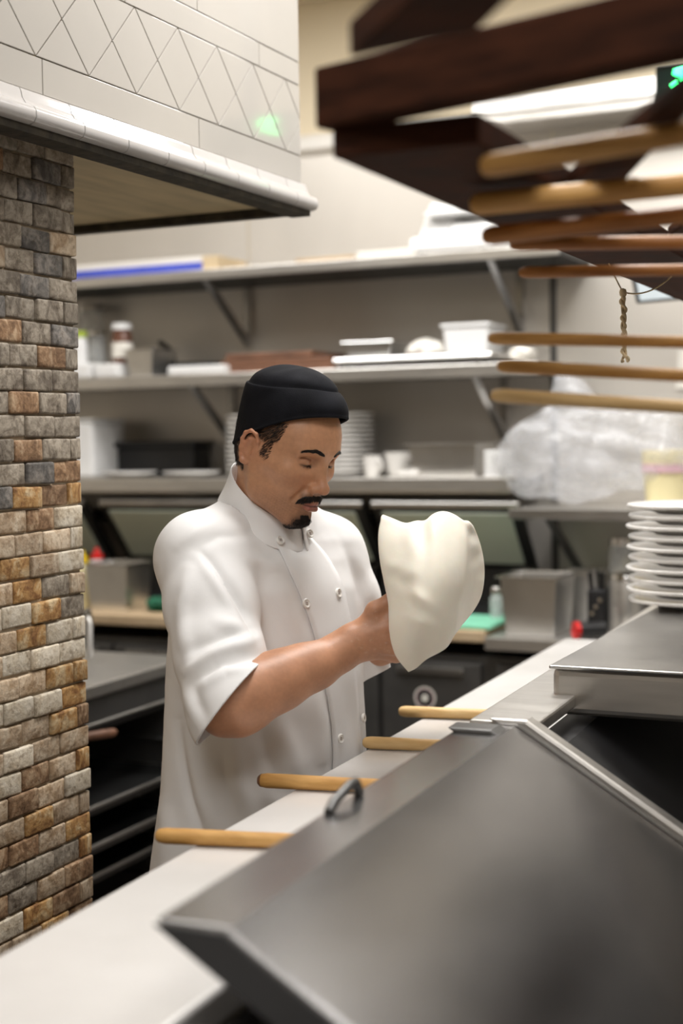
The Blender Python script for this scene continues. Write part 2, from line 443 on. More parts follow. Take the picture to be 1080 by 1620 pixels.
j3 = huv(410, 90)[0]; j4 = huv(198, 5)[0]
row_tiles(v2, v3, [j4-(j3-j4), j4, j3])
k4 = huv(312, 10)[0]
row_tiles(v3, v3+.3, [k4-.62, k4]); row_tiles(v3+.3, CEIL-.005, [k4-.3, k4+.3])
# glazed cornice, piece by piece
cj = [huv(px, 127+.34*px)[0] for px in (25, 103, 175, 238, 297)]
cs_ = (cj[-1]-cj[0])/4
prof = [(-.004, ZB-.003), (.006, ZB-.003), (.009, ZB-.008), (.011, ZB-.018), (.017, ZB-.027), (.026, ZB-.031), (.032, ZB-.034),
        (.036, ZB-.040), (.036, ZB-.050), (.032, ZB-.057), (.024, ZB-.060), (-.004, ZB-.060)]
edges = [cj[0]+cs_*i for i in range(-5, 14)]
edges = [e for e in edges if e < U1-.03]+[U1+.006]
for a, b in zip(edges[:-1], edges[1:]):
    MB().prism([hp(a+.0012, v, o) for o, v in prof], hd*(b-a-.0024)).build('cornice_tile', 'hood_cornice', hood, smooth=True, angle=50)
# sooty rim and underside
MB().prism([hp(U0, ZB-.072, -.022), hp(U1-.005, ZB-.072, -.022), hp(U1-.005, ZB-.072, .022), hp(U0, ZB-.072, .022)], (0, 0, .0125)).build('soot_rim', 'soot', hood)
MB().prism([hp(U1-.03, ZB-.068, -.99), hp(U1, ZB-.068, -.99), hp(U1, ZB-.068, -.02), hp(U1-.03, ZB-.068, -.02)], (0, 0, .05)).build('end_rim', 'soot', hood)
MB().prism([hp(U0, ZB-.05, -1.0), hp(U1-.01, ZB-.05, -1.0), hp(U1-.01, ZB-.05, -.01), hp(U0, ZB-.05, -.01)], (0, 0, .03)).build('underside', 'hood_under', hood)

# ------------------------------------------------------------------ white counter with its base wall
ct = MB()
poly = [(-.905, .25), (-.50, .25), (-.50, .99), (-.672, .99), (-.735, 3.5), (-1.0, 3.5)]
counter = thing('stone_counter', (-.8, 1.5, 0), 'long white stone counter running past the chef', 'counter')
ct.prism([(x, y, .93) for x, y in poly], (0, 0, .04)); ct.build('counter_top', 'marble', counter, bevel=.006, seg=3)
b2 = [(-.86, .27), (-.54, .27), (-.54, .98), (-.70, .98), (-.76, 3.48), (-.95, 3.48)]
MB().prism([(x, y, 0) for x, y in b2], (0, 0, .93)).build('base_wall', 'wall_paint', counter)
# ------------------------------------------------------------------ foreground steel station with slanted lid
ZR = 1.09; SL = .64                                     # ridge height, slope
def ridge(px, py): return Pz(px, py, ZR)
R0 = ridge(238, 1454); R1 = ridge(741, 1138); R2 = ridge(1052, 946)
rd = (R1-R0); rd[2] = 0; RL = np.linalg.norm(rd); rd /= RL
rn = np.array([rd[1], -rd[0], 0.0])                    # across, towards the viewer
def sp_(u, w, z=0): return np.array([R0[0], R0[1], ZR])+rd*u+rn*w+np.array([0, 0, z])
st = thing('steel_lid_station', sp_(1.0, .3, -ZR), 'brushed steel station with a slanted lid in the blurred foreground', 'station')
def slab(u0, u1, w0, w1, zoff=0, run=.56):
    """parallelogram section: flat top strip from w0 to w1, both sides falling with the slope"""
    a = [sp_(u0, w0, zoff), sp_(u0, w1, zoff), sp_(u0, w1+run, zoff-SL*run), sp_(u0, w0+run, zoff-SL*run)]
    return MB().prism(a, rd*(u1-u0))
lid = slab(0, RL-.02, 0, .075).build('lid', 'steel_lid', st, bevel=.007, seg=3)
MB().prism([sp_(-.003, .004, -.003), sp_(-.003, .07, -.004), sp_(-.003, .07+.55, -.004-SL*.55), sp_(-.003, .004+.55, -.004-SL*.55)], rd*.003).build('end_cap', 'black_matte', lid)
slab(RL-.012, RL+.022, .03, .088, .006).build('edge_bar', 'steel_shelf', st, bevel=.005)
slab(RL-.05, RL-.016, .02, .07, -.012, .5).build('gasket', 'black_matte', st, bevel=.004)
slab(RL+.025, RL+1.5, .07, .12, -.045, .5).build('well_panel', 'black_matte', st)
MB().prism([sp_(RL+.0, 0, -.02), sp_(RL+.0, .1, -.02), sp_(2.5, .1, -.02), sp_(2.5, 0, -.02)], (0, 0, .02)).build('ridge_strip', 'steel_shelf', st, bevel=.004)
MB().prism([sp_(.01, .05, -.1), sp_(.01, .14, -.1-.09*SL-.06), sp_(.01, .55, -.1-.5*SL), sp_(.01, .55, -ZR), sp_(.01, .05, -ZR)], rd*2.45).build('cabinet_body', 'steel_dark', st)
# clip on the ridge of the lid
p = Pz(565, 1262, ZR); u = float(np.dot(p-R0, rd))
c = MB(); c.tube([sp_(u-.075, .012, .002), sp_(u-.06, .012, .010), sp_(u-.015, .012, .018), sp_(u+.0, .012, .018), sp_(u+.012, .012, .002)], .006, 10)
c.build('lid_handle', 'steel_dark', lid, smooth=True)
slab(RL-.09, RL-.045, -.004, .06, .006, .03).build('hinge', 'steel_dark', st, bevel=.004)

# steel box the plates stand on
BZ = 1.135
f0 = Pz(872, 1052, BZ)
bx_dir = np.array([1.0, .0, 0]); by = np.array([0, 1.0, 0])
ob = thing('plate_shelf_box', (f0[0]+.3, f0[1]+.4, BZ-.08), 'low brushed steel box shelf under the stack of plates', 'shelf')
MB().bounds((f0[0], f0[1], BZ-.078), (f0[0]+.75, f0[1]+.95, BZ-.004)).build('box_body', 'steel_shelf', ob, bevel=.012, seg=3)
q = MB(); q.bounds((f0[0]-.004, f0[1]-.004, BZ-.006), (f0[0]+.754, f0[1]+.954, BZ)); q.build('box_top', 'steel', ob, bevel=.003)
for (dx, dy) in ((.06, .1), (.06, .85)):
    MB().bounds((f0[0]+dx, f0[1]+dy, ZR-.035), (f0[0]+dx+.03, f0[1]+dy+.03, BZ-.07)).build('foot', 'steel_dark', ob)

# plates stacked on the box
ORD = ['first', 'second', 'third', 'fourth', 'fifth', 'sixth', 'seventh', 'eighth', 'ninth', 'tenth', 'eleventh', 'twelfth', 'thirteenth']
def plate_mesh(r, name='plate'):
    pr = [(.001, .0), (r*.55, .0), (r*.6, .004), (r*.9, .0125), (r*.98, .0135), (r, .0172), (r*.985, .0205), (r*.88, .0175), (r*.58, .0075), (.001, .0065)]
    return MB().lathe(pr, (0, 0, 0), 40).mesh(name)
pm = plate_mesh(.135)
pc = Pz(1098, 946, BZ); pc = PY(1098, 946, 2.92)
for i in range(10):
    o = link('dinner_plate', pm, 'porcelain', None, smooth=True); o.location = (pc[0]+RNG.uniform(-.004, .004), 2.92+RNG.uniform(-.003, .003), BZ+.0005+i*.0212)
    tag(o, ('bottom white plate of the stack on the steel box shelf' if i == 0 else 'top white plate of the stack on the steel box shelf' if i == 9 else '%s plate from the top of the stack on the steel box shelf' % ORD[9-i]), 'plate', 'stack of plates on the steel box')

# ------------------------------------------------------------------ wooden handled peels lying over the counter edge
def handle_profile(L, r):
    return [(.0005, 0), (r*.55, .0012), (r*.85, .005), (r, .014), (r*1.0, .05), (r*.93, L*.5), (r*.97, L*.93), (r*.9, L)]
def rot_to(d):
    d = Vector([float(v) for v in d]).normalized(); return d.to_track_quat('Z', 'Y').to_matrix()
HND = [((245, 1293), (455, 1301), 1.005, .0105, 'peel_wood', 'wooden peel handle nearest the viewer, sticking over the white counter edge'),
       ((407, 1210), (560, 1217), 1.005, .0112, 'peel_wood', 'wooden peel handle with a dark tip in front of the white jacket hem'),
       ((573, 1152), (700, 1157), 1.005, .0105, 'peel_wood_light', 'pale wooden peel handle just beside the jacket edge'),
       ((630, 1105), (770, 1110), 1.005, .0105, 'peel_wood_light', 'pale wooden peel handle farthest along the counter, before the round sticker')]
for (a, b, z, r, m, lab) in HND:
    P0 = Pz(a[0], a[1], z)
    d0 = np.dot(P0-CAM, ray(540, 810)/np.linalg.norm(ray(540, 810)))
    e = np.array([1.0, 0.0, 0.0])
    P1 = Pz(b[0], b[1], z)
    dv = P1-P0; dv[2] = 0; dv /= np.linalg.norm(dv)
    # stop the handle in front of the station ridge
    ue = float(np.dot(P0-R0, rn)); L = (-.025-ue)/float(np.dot(dv, rn)); L = min(L, .62)
    t = thing('pizza_peel', P0, lab, 'peel', 'peels lying on the white counter')
    zz = .9705 + r
    base = np.array([P0[0], P0[1], zz])
    Lh = L-.05
    MB().lathe(handle_profile(Lh, r), base, 18, rot_to(dv)).build('handle', m, t, smooth=True)
    MB().lathe([(r*.9, 0), (r*1.15, .002), (r*1.15, .03), (r*.6, .034), (r*.6, .045)], base+dv*(Lh-.004), 18, rot_to(dv)).build('ferrule', 'steel', t, smooth=True)
    if 'dark tip' in lab:
        MB().lathe([(.0004, -.0004), (r*.56, .0008), (r*.87, .0047), (r*.9, .006)], base, 18, rot_to(dv)).build('dark_tip', 'brown_wood', t, smooth=True)

# ------------------------------------------------------------------ hanging wooden lattice
ZL = 1.79
lat = thing('wooden_lattice_rack', (-.3, 1.6, ZL), 'dark stained wooden lattice rack hanging overhead at the upper right', 'rack')
def plank(corners, z, th, name='plank', m='wood_dark'):
    pts = [Pz(x, y, z) for x, y in corners]
    return MB().prism(pts, (0, 0, th)).build(name, m, lat, bevel=.003)
def ext(a, b, k): return (a[0]+(b[0]-a[0])*k, a[1]+(b[1]-a[1])*k)
# front beam: bottom near edge traced, depth away from the viewer
a0 = Pz(497, 204, ZL); a1 = Pz(1080, 83, ZL); ad = (a1-a0)/np.linalg.norm(a1-a0); an = np.array([-ad[1], ad[0], 0])
Ltot = 1.05
MB().prism([a0, a0+ad*Ltot, a0+ad*Ltot+an*.035, a0+an*.035], (0, 0, .058)).build('front_beam', 'wood_dark', lat, bevel=.004)
# long plank going away, under the beam
ZC = 1.762
l0 = Pz(525, 250, ZC); l1 = Pz(1080, 478, ZC); r0 = Pz(662, 172, ZC); r1 = Pz(1048, 374, ZC)
ld_ = (l1-l0)/np.linalg.norm(l1-l0)
wv = (r0-l0) - ld_*np.dot(r0-l0, ld_)
MB().prism([l0, l0+ld_*2.45, l0+ld_*2.45+wv, l0+wv], (0, 0, .028)).build('long_plank', 'wood_dark', lat, bevel=.003)
MB().prism([l0+(0, 0, .028), l0+ld_*2.45+(0, 0, .028), l0+ld_*2.45+wv*.16+(0, 0, .028), l0+wv*.16+(0, 0, .028)], (0, 0, .022)).build('edge_batten', 'wood_dark', lat, bevel=.003)
zq = ZC+.003
plank([(895, 296), (951, 325), ext((951, 325), (1080, 190), 1.9), ext((895, 296), (1080, 146), 1.7)], zq, .016, 'diagonal_plank')
plank([(1056, 377), (1090, 396), (1290, 200), (1230, 220)], zq, .016, 'diagonal_plank')
plank([(552, 92), (752, 52), (868, -60), (716, -60)], ZL+.02, .03, 'diagonal_plank')
# second long plank, out of the frame, that carries the far ends
s0 = l0+np.array([.62, -.05, 0]); MB().prism([s0, s0+ld_*2.45, s0+ld_*2.45+wv, s0+wv], (0, 0, .028)).build('long_plank', 'wood_dark', lat, bevel=.003)
for u in (.35, 2.2):
    q = s0+ld_*u+wv*.5; MB().tube([q+(0, 0, .02), (q[0], q[1], CEIL)], .006, 8).build('hanging_rod', 'black_iron', lat)
# bolts on the beam end
for (px, py) in ():
    b = a0+np.array([0, 0, .03]); MB().lathe([(.004, -.004), (.006, -.002), (.006, .002), (.002, .004)], b-ad*.001, 10, rot_to(-ad)).build('bolt', 'black_iron', lat)

# twine on the lattice
tw = thing('hanging_twine', Pd(985, 462, 2.27), 'twisted tan twine tied to the lattice and hanging down', 'twine')
A_ = Pd(955, 398, 2.25); K = Pd(985, 462, 2.27); B_ = Pd(1062, 437, 2.25); E_ = Pd(988, 572, 2.27)
def sag(a, b, s, n=10): return [a+(b-a)*k/n-np.array([0, 0, s*4*(k/n)*(1-k/n)]) for k in range(n+1)]
MB().tube(sag(A_, K, .003), .0012, 8).build('string', 'twine', tw, smooth=True)
MB().tube(sag(K, B_, .012), .0012, 8).build('string', 'twine', tw, smooth=True)
for ph in (0, math.pi):
    pts = []
    for k in range(61):
        u = k/60; rr = .0026+.001*math.sin(u*9+ph)+(.002 if u > .93 else 0); a = ph+u*26
        pts.append(K+(E_-K)*u+np.array([math.cos(a)*rr, math.sin(a)*rr, 0]))
    MB().tube(pts, [.0027+.0008*math.sin(k*.9+ph) for k in range(61)], 8).build('twisted_strand', 'twine', tw, smooth=True)
MB().lathe([(.001, .006), (.005, .004), (.006, 0), (.005, -.006), (.001, -.008)], K, 10).build('knot', 'twine', tw, smooth=True)
t2 = thing('twine_loop', Pd(886, 282, 1.95), 'short loop of pale twine hanging from the lattice between peel handles', 'twine')
MB().tube([Pd(884, 268, 1.95), Pd(885, 300, 1.95), Pd(888, 330, 1.95), Pd(890, 352, 1.95)], .0022, 8).build('string', 'twine', t2, smooth=True)
MB().tube([Pd(886, 282, 1.96), Pd(896, 310, 1.96), Pd(904, 340, 1.96), Pd(915, 345, 1.96)], .0018, 8).build('string', 'twine', t2, smooth=True)

# peels stored in the rack: handle ends point to the left
PE = [((759, 264), 212, 1.30, 38, 'peel_wood', 'thick wooden peel handle, topmost in the hanging rack'),
      ((744, 324), 292, 1.53, 37, 'peel_wood', 'thick wooden peel handle, second from the top in the rack'),
      ((762, 374), 340, 1.56, 30, 'peel_wood_dark', 'wooden peel handle, third from the top, resting over a thinner one'),
      ((806, 386), 383, 1.72, 22, 'peel_wood_dark', 'thin reddish peel handle, fourth from the top in the rack'),
      ((820, 431), 427, 1.78, 19, 'peel_wood_dark', 'thin dark orange peel handle just under the lattice plank'),
      ((772, 535), 541, 1.70, 20, 'peel_wood', 'slim wooden peel handle crossing the hanging twine'),
      ((786, 579), 594, 1.66, 21, 'peel_wood', 'slim wooden peel handle above the plastic bag, second lowest'),
      ((776, 625), 644, 1.62, 22, 'peel_wood_light', 'pale slim peel handle, lowest in the rack, before the plastic bag')]
RKX = None
xs = []
for (tip, yr, d, th, m, lab) in PE:
    lat0 = (tip[0]-540)/FPX*d
    s = (.24*d-lat0)/(.908+.24*.419)
    d1 = d-.419*s
    P0 = Pd(tip[0], tip[1], d); P1 = Pd(1080, yr, d1); dv = (P1-P0)/np.linalg.norm(P1-P0)
    L = np.linalg.norm(P1-P0)+.24; r = th*d/FPX/2
    t = thing('stored_peel', P0, lab, 'peel', 'peels stored in the hanging rack')
    MB().lathe(handle_profile(L, r), P0, 20, rot_to(dv)).build('handle', m, t, smooth=True)
    e = P0+dv*(L-.02); w = np.array([-dv[1], dv[0], 0]); w /= np.linalg.norm(w)
    out = [(0, -.012), (.05, -.06), (.11, -.085), (.36, -.085), (.36, .085), (.11, .085), (.05, .06), (0, .012)]
    MB().prism([e+dv*a+w*b+np.array([0, 0, -.005]) for a, b in out], (0, 0, .010)).build('blade', m, t, bevel=.002)
    xs.append(P0+dv*(L-.06))
# the rack's hanging side boards with pegs (beyond the right border)
mx = sum(xs)/len(xs)
for q, dy in ((-.14, -1), (.13, 1)):
    pass
ylo = min(p[1] for p in xs)-.07; yhi = max(p[1] for p in xs)+.07
for yy in (ylo-.03, yhi):
    MB().bounds((mx[0]+.02, yy, 1.5), (mx[0]+.1, yy+.03, ZL+.03)).build('side_board', 'wood_dark', lat, bevel=.004)
for p in xs:
    MB().tube([(mx[0]+.06, ylo-.01, p[2]-.03), (mx[0]+.06, yhi+.01, p[2]-.03)], .006, 8).build('peg', 'wood_dark', lat)

# hanging display with green figures
dp = PY(1060, 128, 3.72)
dsp = thing('hanging_display', dp, 'black hanging display with green lit figures at the upper right corner', 'display')
c0 = PY(1036, 103, 3.72); c1 = PY(1036, 166, 3.72)
W_, H_ = .30, abs(c0[2]-c1[2])+.0
MB().bounds((c0[0], 3.72, c1[2]), (c0[0]+W_, 3.78, c0[2]+.0)).build('display_case', 'screen_black', dsp, bevel=.004)
MB().bounds((c0[0]+W_/2-.015, 3.74, c0[2]), (c0[0]+W_/2+.015, 3.77, CEIL)).build('ceiling_pole', 'black_iron', dsp)
def seg(px0, py0, px1, py1):
    a = PY(px0, py0, 3.72); b = PY(px1, py1, 3.72); MB().tube([a-(0, .003, 0), b-(0, .003, 0)], .008, 6).build('green_figure', 'green_led', dsp)
seg(1067, 113, 1083, 108); seg(1067, 113, 1081, 121); seg(1083, 108, 1100, 112); seg(1063, 139, 1073, 132); seg(1078, 128, 1090, 124)
seg(1081, 121, 1095, 124)

# tablet behind the lattice
tb = PY(1040, 460, 3.9)
tbt = thing('tablet_screen', tb, 'pale glowing tablet screen with a black edge, behind the lattice plank', 'screen')
a = PY(998, 440, 3.9); b = PY(1006, 480, 3.9); c = PY(1120, 470, 3.9); d_ = PY(1120, 425, 3.9)
MB().prism([a, b, c, d_], (0, .02, 0)).build('tablet_case', 'black_matte', tbt, bevel=.003)
a = PY(1005, 441, 3.898); b = PY(1012, 476, 3.898); c = PY(1118, 466, 3.898); d_ = PY(1118, 428, 3.898)
MB().prism([a, b, c, d_], (0, .004, 0)).build('screen', 'tablet_screen', tbt)
MB().bounds((tb[0]+.05, 3.92, tb[2]-.02), (tb[0]+.09, WY-.006, tb[2]+.02)).build('wall_arm', 'black_iron', tbt)
a = PY(1070, 560, 4.685); nb = MB().prism([PY(1073, 553, 4.685), PY(1069, 615, 4.685), PY(1110, 617, 4.685), PY(1110, 550, 4.685)], (0, .006, 0))
tag(nb.build('wall_notice', 'paper'), 'white paper notice on the steel wall at the right border', 'notice')

# ------------------------------------------------------------------ tray rack behind the pillar
rk = thing('tray_rack', (-2.3, 3.05, 0), 'low dark steel rack holding black trays behind the brick pillar', 'rack')
X1 = -2.01; X0 = -2.55; Y0 = 2.55; Y1 = 3.30
MB().bounds((X0-.01, Y0-.02, .865), (X1+.015, Y1+.02, .9)).build('rack_top', 'steel_shelf', rk, bevel=.006)
MB().bounds((X0, Y0, .05), (X0+.02, Y1, .865)).build('back_panel', 'black_matte', rk)
for yy in (Y0, Y1-.03):
    MB().bounds((X0+.02, yy, .0), (X1, yy+.03, .865)).build('side_panel', 'steel_dark', rk)
MB().bounds((X0+.02, Y0+.03, .05), (X1, Y1-.03, .08)).build('rack_floor', 'black_matte', rk)
MB().bounds((X1-.02, Y0+.03, .80), (X1, Y1-.03, .865)).build('front_rail', 'steel_dark', rk)
for z in (.30, .385, .485, .58, .68, .77):
    for yy in (Y0+.03, Y1-.055):
        MB().bounds((X0+.03, yy, z), (X1-.01, yy+.025, z+.004)).build('runner', 'steel_dark', rk)
def sheet_tray(z, out, lab, m='tray_black'):
    x1 = X1+out; x0 = x1-.46; y0 = Y0+.035; y1 = Y1-.035
    t = thing('sheet_tray', ((x0+x1)/2, (y0+y1)/2, z), lab, 'tray', 'trays in the rack')
    b = MB(); b.bounds((x0+.012, y0+.012, z), (x1-.012, y1-.012, z+.002)); b.build('tray_floor', m, t)
    w = MB()
    for (a, bb) in (((x0, y0), (x1, y0)), ((x1, y0), (x1, y1)), ((x1, y1), (x0, y1)), ((x0, y1), (x0, y0))):
        dx, dy = bb[0]-a[0], bb[1]-a[1]; l = math.hypot(dx, dy); n = (-dy/l*.012, dx/l*.012)
        w.add([(a[0], a[1], z+.022), (bb[0], bb[1], z+.022), (bb[0]+n[0], bb[1]+n[1], z), (a[0]+n[0], a[1]+n[1], z)], [(0, 1, 2, 3)])
    o = w.build('tray_wall', m, t); md = o.modifiers.new('thick', 'SOLIDIFY'); md.thickness = .002
    MB().tube([(x0, y0, z+.022), (x1, y0, z+.022), (x1, y1, z+.022), (x0, y1, z+.022), (x0, y0, z+.022)], .0045, 8).build('rim', 'steel_bright', t, smooth=True)
sheet_tray(.775, .0, 'black tray on the uppermost runners of the rack', 'tray_black')
sheet_tray(.585, .03, 'dark tray in the middle of the rack with a shiny rim')
sheet_tray(.49, .03, 'dark tray just under the middle one in the rack')
sheet_tray(.39, -.02, 'lowest dark tray in the rack, half hidden by the jacket hem')
# wooden handle poking out beside the pillar
h0 = PX(184, 1158, -1.93); h1 = PX(120, 1153, -1.93)
t = MB().lathe(handle_profile(.22, .0105), h0, 16, rot_to((-.35, -.93, .03)))
tag(t.build('rolling_pin', 'brown_wood', smooth=True), 'brown wooden handle poking out beside the brick pillar', 'handle')
# small tap beside the rack
tp = thing('small_tap', PY(143, 1060, 3.2), 'small chrome tap post beside the brick pillar', 'tap')
b = PY(143, 1060, 3.2)
MB().tube([(b[0], b[1], .902), (b[0], b[1], 1.0), (b[0]+.01, b[1]-.02, 1.03), (b[0]+.02, b[1]-.08, 1.025)], .011, 10).build('spout', 'chrome', tp, smooth=True)
for o in (tp,): o.location = (b[0], b[1], .902)
for ch in tp.children: ch.matrix_parent_inverse = Matrix.Translation(-tp.location)

# ------------------------------------------------------------------ back prep counter
CZ = .92; CF = 3.89
prep = thing('prep_counter', (-2, 4.3, 0), 'long steel refrigerated prep counter against the back wall', 'counter')
xl, xr = -3.95, -.1
MB().bounds((xl, CF+.32, CZ-.05), (xr, WY-.008, CZ)).build('steel_top', 'steel', prep, bevel=.004)
MB().bounds((xl, CF+.04, .12), (xr, WY-.008, CZ-.08)).build('cabinet_body', 'steel_dark', prep)
MB().bounds((xl, CF+.1, 0), (xr, WY-.05, .12)).build('plinth', 'black_matte', prep)
split = PY(722, 1010, CF)[0]; split2 = PY(771, 1012, CF)[0]
MB().bounds((xl, CF, CZ-.035), (split2-.01, CF+.32, CZ)).build('wooden_work_board', 'board_wood', prep, bevel=.005)
MB().bounds((split2, CF-.03, CZ-.05), (xr, CF+.32, CZ-.012)).build('steel_front_shelf', 'steel_shelf', prep, bevel=.004)
dx = [xl]+[PY(px, 1100, CF+.04)[0] for px in (160, 596, 772)]+[xr]
dw = [(-3.9, -3.28), (-3.27, -2.65), (-2.64, PY(594, 1100, CF)[0]), (PY(602, 1100, CF)[0], PY(757, 1100, CF)[0]), (PY(782, 1100, CF)[0], -.12)]
for a, b in dw:
    d = MB().bounds((a, CF+.015, .16), (b, CF+.04, CZ-.1)).build('door', 'steel_dark', prep, bevel=.004)
    MB().bounds((a+.05, CF+.0, CZ-.135), (b-.05, CF+.015, CZ-.115)).build('handle', 'steel', d, bevel=.003)
sk = PY(672, 1104, CF+.013)
stick = thing('round_sticker', sk, 'round white and red sticker on the dark refrigerator door', 'sticker')
Ry = Matrix.Rotation(math.radians(90), 3, 'X')
MB().lathe([(.001, 0), (.034, 0), (.034, .001), (.001, .001)], sk, 28, Ry).build('sticker_disc', 'paper', stick)
MB().lathe([(.027, .001), (.027, .0016), (.0285, .0016), (.0285, .001)], sk, 28, Ry).build('sticker_ring', 'pink_print', stick)
MB().lathe([(.012, .001), (.012, .0018), (.0, .0018)], sk, 20, Ry).build('sticker_center', 'paper', stick)
# raised lids: hinged at the back, front edge up towards the viewer
def lid_at(x0, x1, lab):
    yb, zb, yt, zt = CF+.62, CZ+.125, CF+.44, CZ+.335
    nrm = np.array([0, -(zt-zb), -(yb-yt)]); nrm /= np.linalg.norm(nrm)          # facing down and out
    def q(x, s, o=0): return np.array([x, yb+(yt-yb)*s, zb+(zt-zb)*s])+nrm*o
    t = MB().prism([q(x0, 0), q(x1, 0), q(x1, 1), q(x0, 1)], -nrm*.03).build('lid', 'black_iron', prep, bevel=.004); t['label'] = lab
    MB().prism([q(x0+.03, .08), q(x1-.03, .08), q(x1-.03, .92), q(x0+.03, .92)], nrm*.008).build('lid_liner', 'lid_liner', t, bevel=.004)
    MB().tube([q(x0, 1, -.012), q(x1, 1, -.012)], .014, 10).build('lid_grip', 'steel', t, smooth=True)
    for x in (x0+.01, x1-.01):
        MB().bounds((x-.01, yb-.02, CZ), (x+.01, yb+.03, zb+.01)).build('hinge_arm', 'black_iron', t)
LX = [PY(x, 820, CF+.44)[0] for x in (-60, 132, 158, 352, 372, 572, 588, 820)]
lid_at(LX[0], LX[1], 'dark framed raised prep lid at the far left, mostly behind the pillar')
lid_at(LX[2], LX[3], 'raised prep lid with pale liner between the pillar and the chef')
lid_at(LX[4], LX[5], 'raised prep lid with pale liner behind the chef\'s far shoulder')
lid_at(LX[6], LX[7], 'raised prep lid with pale liner just right of the dough')
MB().bounds((xl, CF+.6, CZ), (LX[7], CF+.66, CZ+.12)).build('rail_back', 'black_iron', prep)
MB().bounds((xl, CF+.33, CZ), (LX[7], CF+.6, CZ+.006)).build('rail_well', 'black_matte', prep)
# steel hood strip / overshelf edge behind the lids
tag(MB().bounds((xl, CF+.68, CZ+.26), (PY(815, 800, CF+.7)[0], WY-.007, CZ+.30)).build('lower_steel_ledge', 'black_iron', bevel=.004), 'dark ledge running behind the raised lids', 'ledge')

# ------------------------------------------------------------------ wall shelves
def wall_shelf(z, x0, x1, depth, lab, brackets, lip=.038, m='steel_shelf'):
    t = thing('wall_shelf', ((x0+x1)/2, WY, z), lab, 'shelf', 'steel wall shelves')
    yf = WY-.006-depth
    MB().bounds((x0, yf+.002, z-.005), (x1, WY-.006, z)).build('shelf_board', m, t, bevel=.001)
    MB().bounds((x0+.004, yf+.012, z-.03), (x1-.004, WY-.008, z-.006)).build('underside_shade', 'black_iron', t)  # black sheet puts the shade under the shelf into colour
    MB().bounds((x0, yf, z-lip), (x1, yf+.012, z+.001)).build('shelf_lip', 'steel_shelf', t, bevel=.004)
    for x in brackets:
        b = thing_none = MB()
        b.bounds((x-.012, WY-.03, z-.25), (x+.012, WY-.006, z-.012)).build('bracket_post', 'steel', t)
        MB().prism([(x-.01, yf+.06, z-.013), (x-.01, WY-.02, z-.22), (x-.01, WY-.02, z-.25), (x-.01, yf+.03, z-.013)], (.02, 0, 0)).build('bracket_arm', 'steel', t)
    return t
SF = WY-.006-.38
ZS3, ZS2, ZS1 = 2.075, 1.715, 1.352
wall_shelf(ZS3, -3.9, PY(884, 405, SF)[0], .38, 'top steel wall shelf carrying the white appliance', [PY(395, 470, WY)[0], PY(825, 450, WY)[0]], .034)
wall_shelf(ZS2, -3.9, PY(850, 575, SF)[0], .38, 'middle steel wall shelf crowded with jars, pans and trays', [PY(370, 620, WY)[0], PY(800, 620, WY)[0]], .042)
wall_shelf(ZS1, -3.9, PY(806, 750, SF)[0], .38, 'lowest steel wall shelf with plates, cups and pans', [], .05)
# short shelf under the plastic bag
BSZ = 1.262
x0 = PY(800, 790, 4.15)[0]
t = thing('bag_shelf', (x0+.5, WY, BSZ), 'steel shelf on the right under the plastic bag', 'shelf')
MB().bounds((x0+.02, 4.12, BSZ-.014), (x0+1.15, WY-.008, BSZ)).build('shelf_board', 'steel_shelf', t, bevel=.003)
MB().bounds((x0+.02, 4.11, BSZ-.03), (x0+1.15, 4.125, BSZ+.002)).build('shelf_lip', 'steel', t, bevel=.003)
for xx in (x0+.12, x0+1.05): MB().prism([(xx, 4.15, BSZ-.014), (xx, WY-.01, BSZ-.3), (xx, WY-.01, BSZ-.33), (xx, 4.12, BSZ-.014)], (.02, 0, 0)).build('bracket_arm', 'steel_dark', t)

# unseen refrigerator added past the right border to darken the slanted lid's reflection
tf = thing('added_refrigerator', (.5, 4.35, 0), 'unseen black steel refrigerator added to darken the reflection in the slanted lid', 'refrigerator')
MB().bounds((-.02, 4.0, .1), (1.1, WY-.01, 2.45)).build('cabinet', 'black_iron', tf, bevel=.01)
for k in (0, 1):
    d = MB().bounds((-.015+k*.56, 3.975, .15), (.535+k*.56, 4.0, 2.3)).build('door', 'steel_dark' if k == 0 else 'black_iron', tf, bevel=.006)
    MB().tube([(.49+k*.1, 3.94, 1.0), (.49+k*.1, 3.94, 1.5)], .012, 10).build('handle', 'steel_bright', d, smooth=True)
MB().bounds((.0, 4.03, 0), (1.08, WY-.03, .1)).build('plinth', 'black_matte', tf)
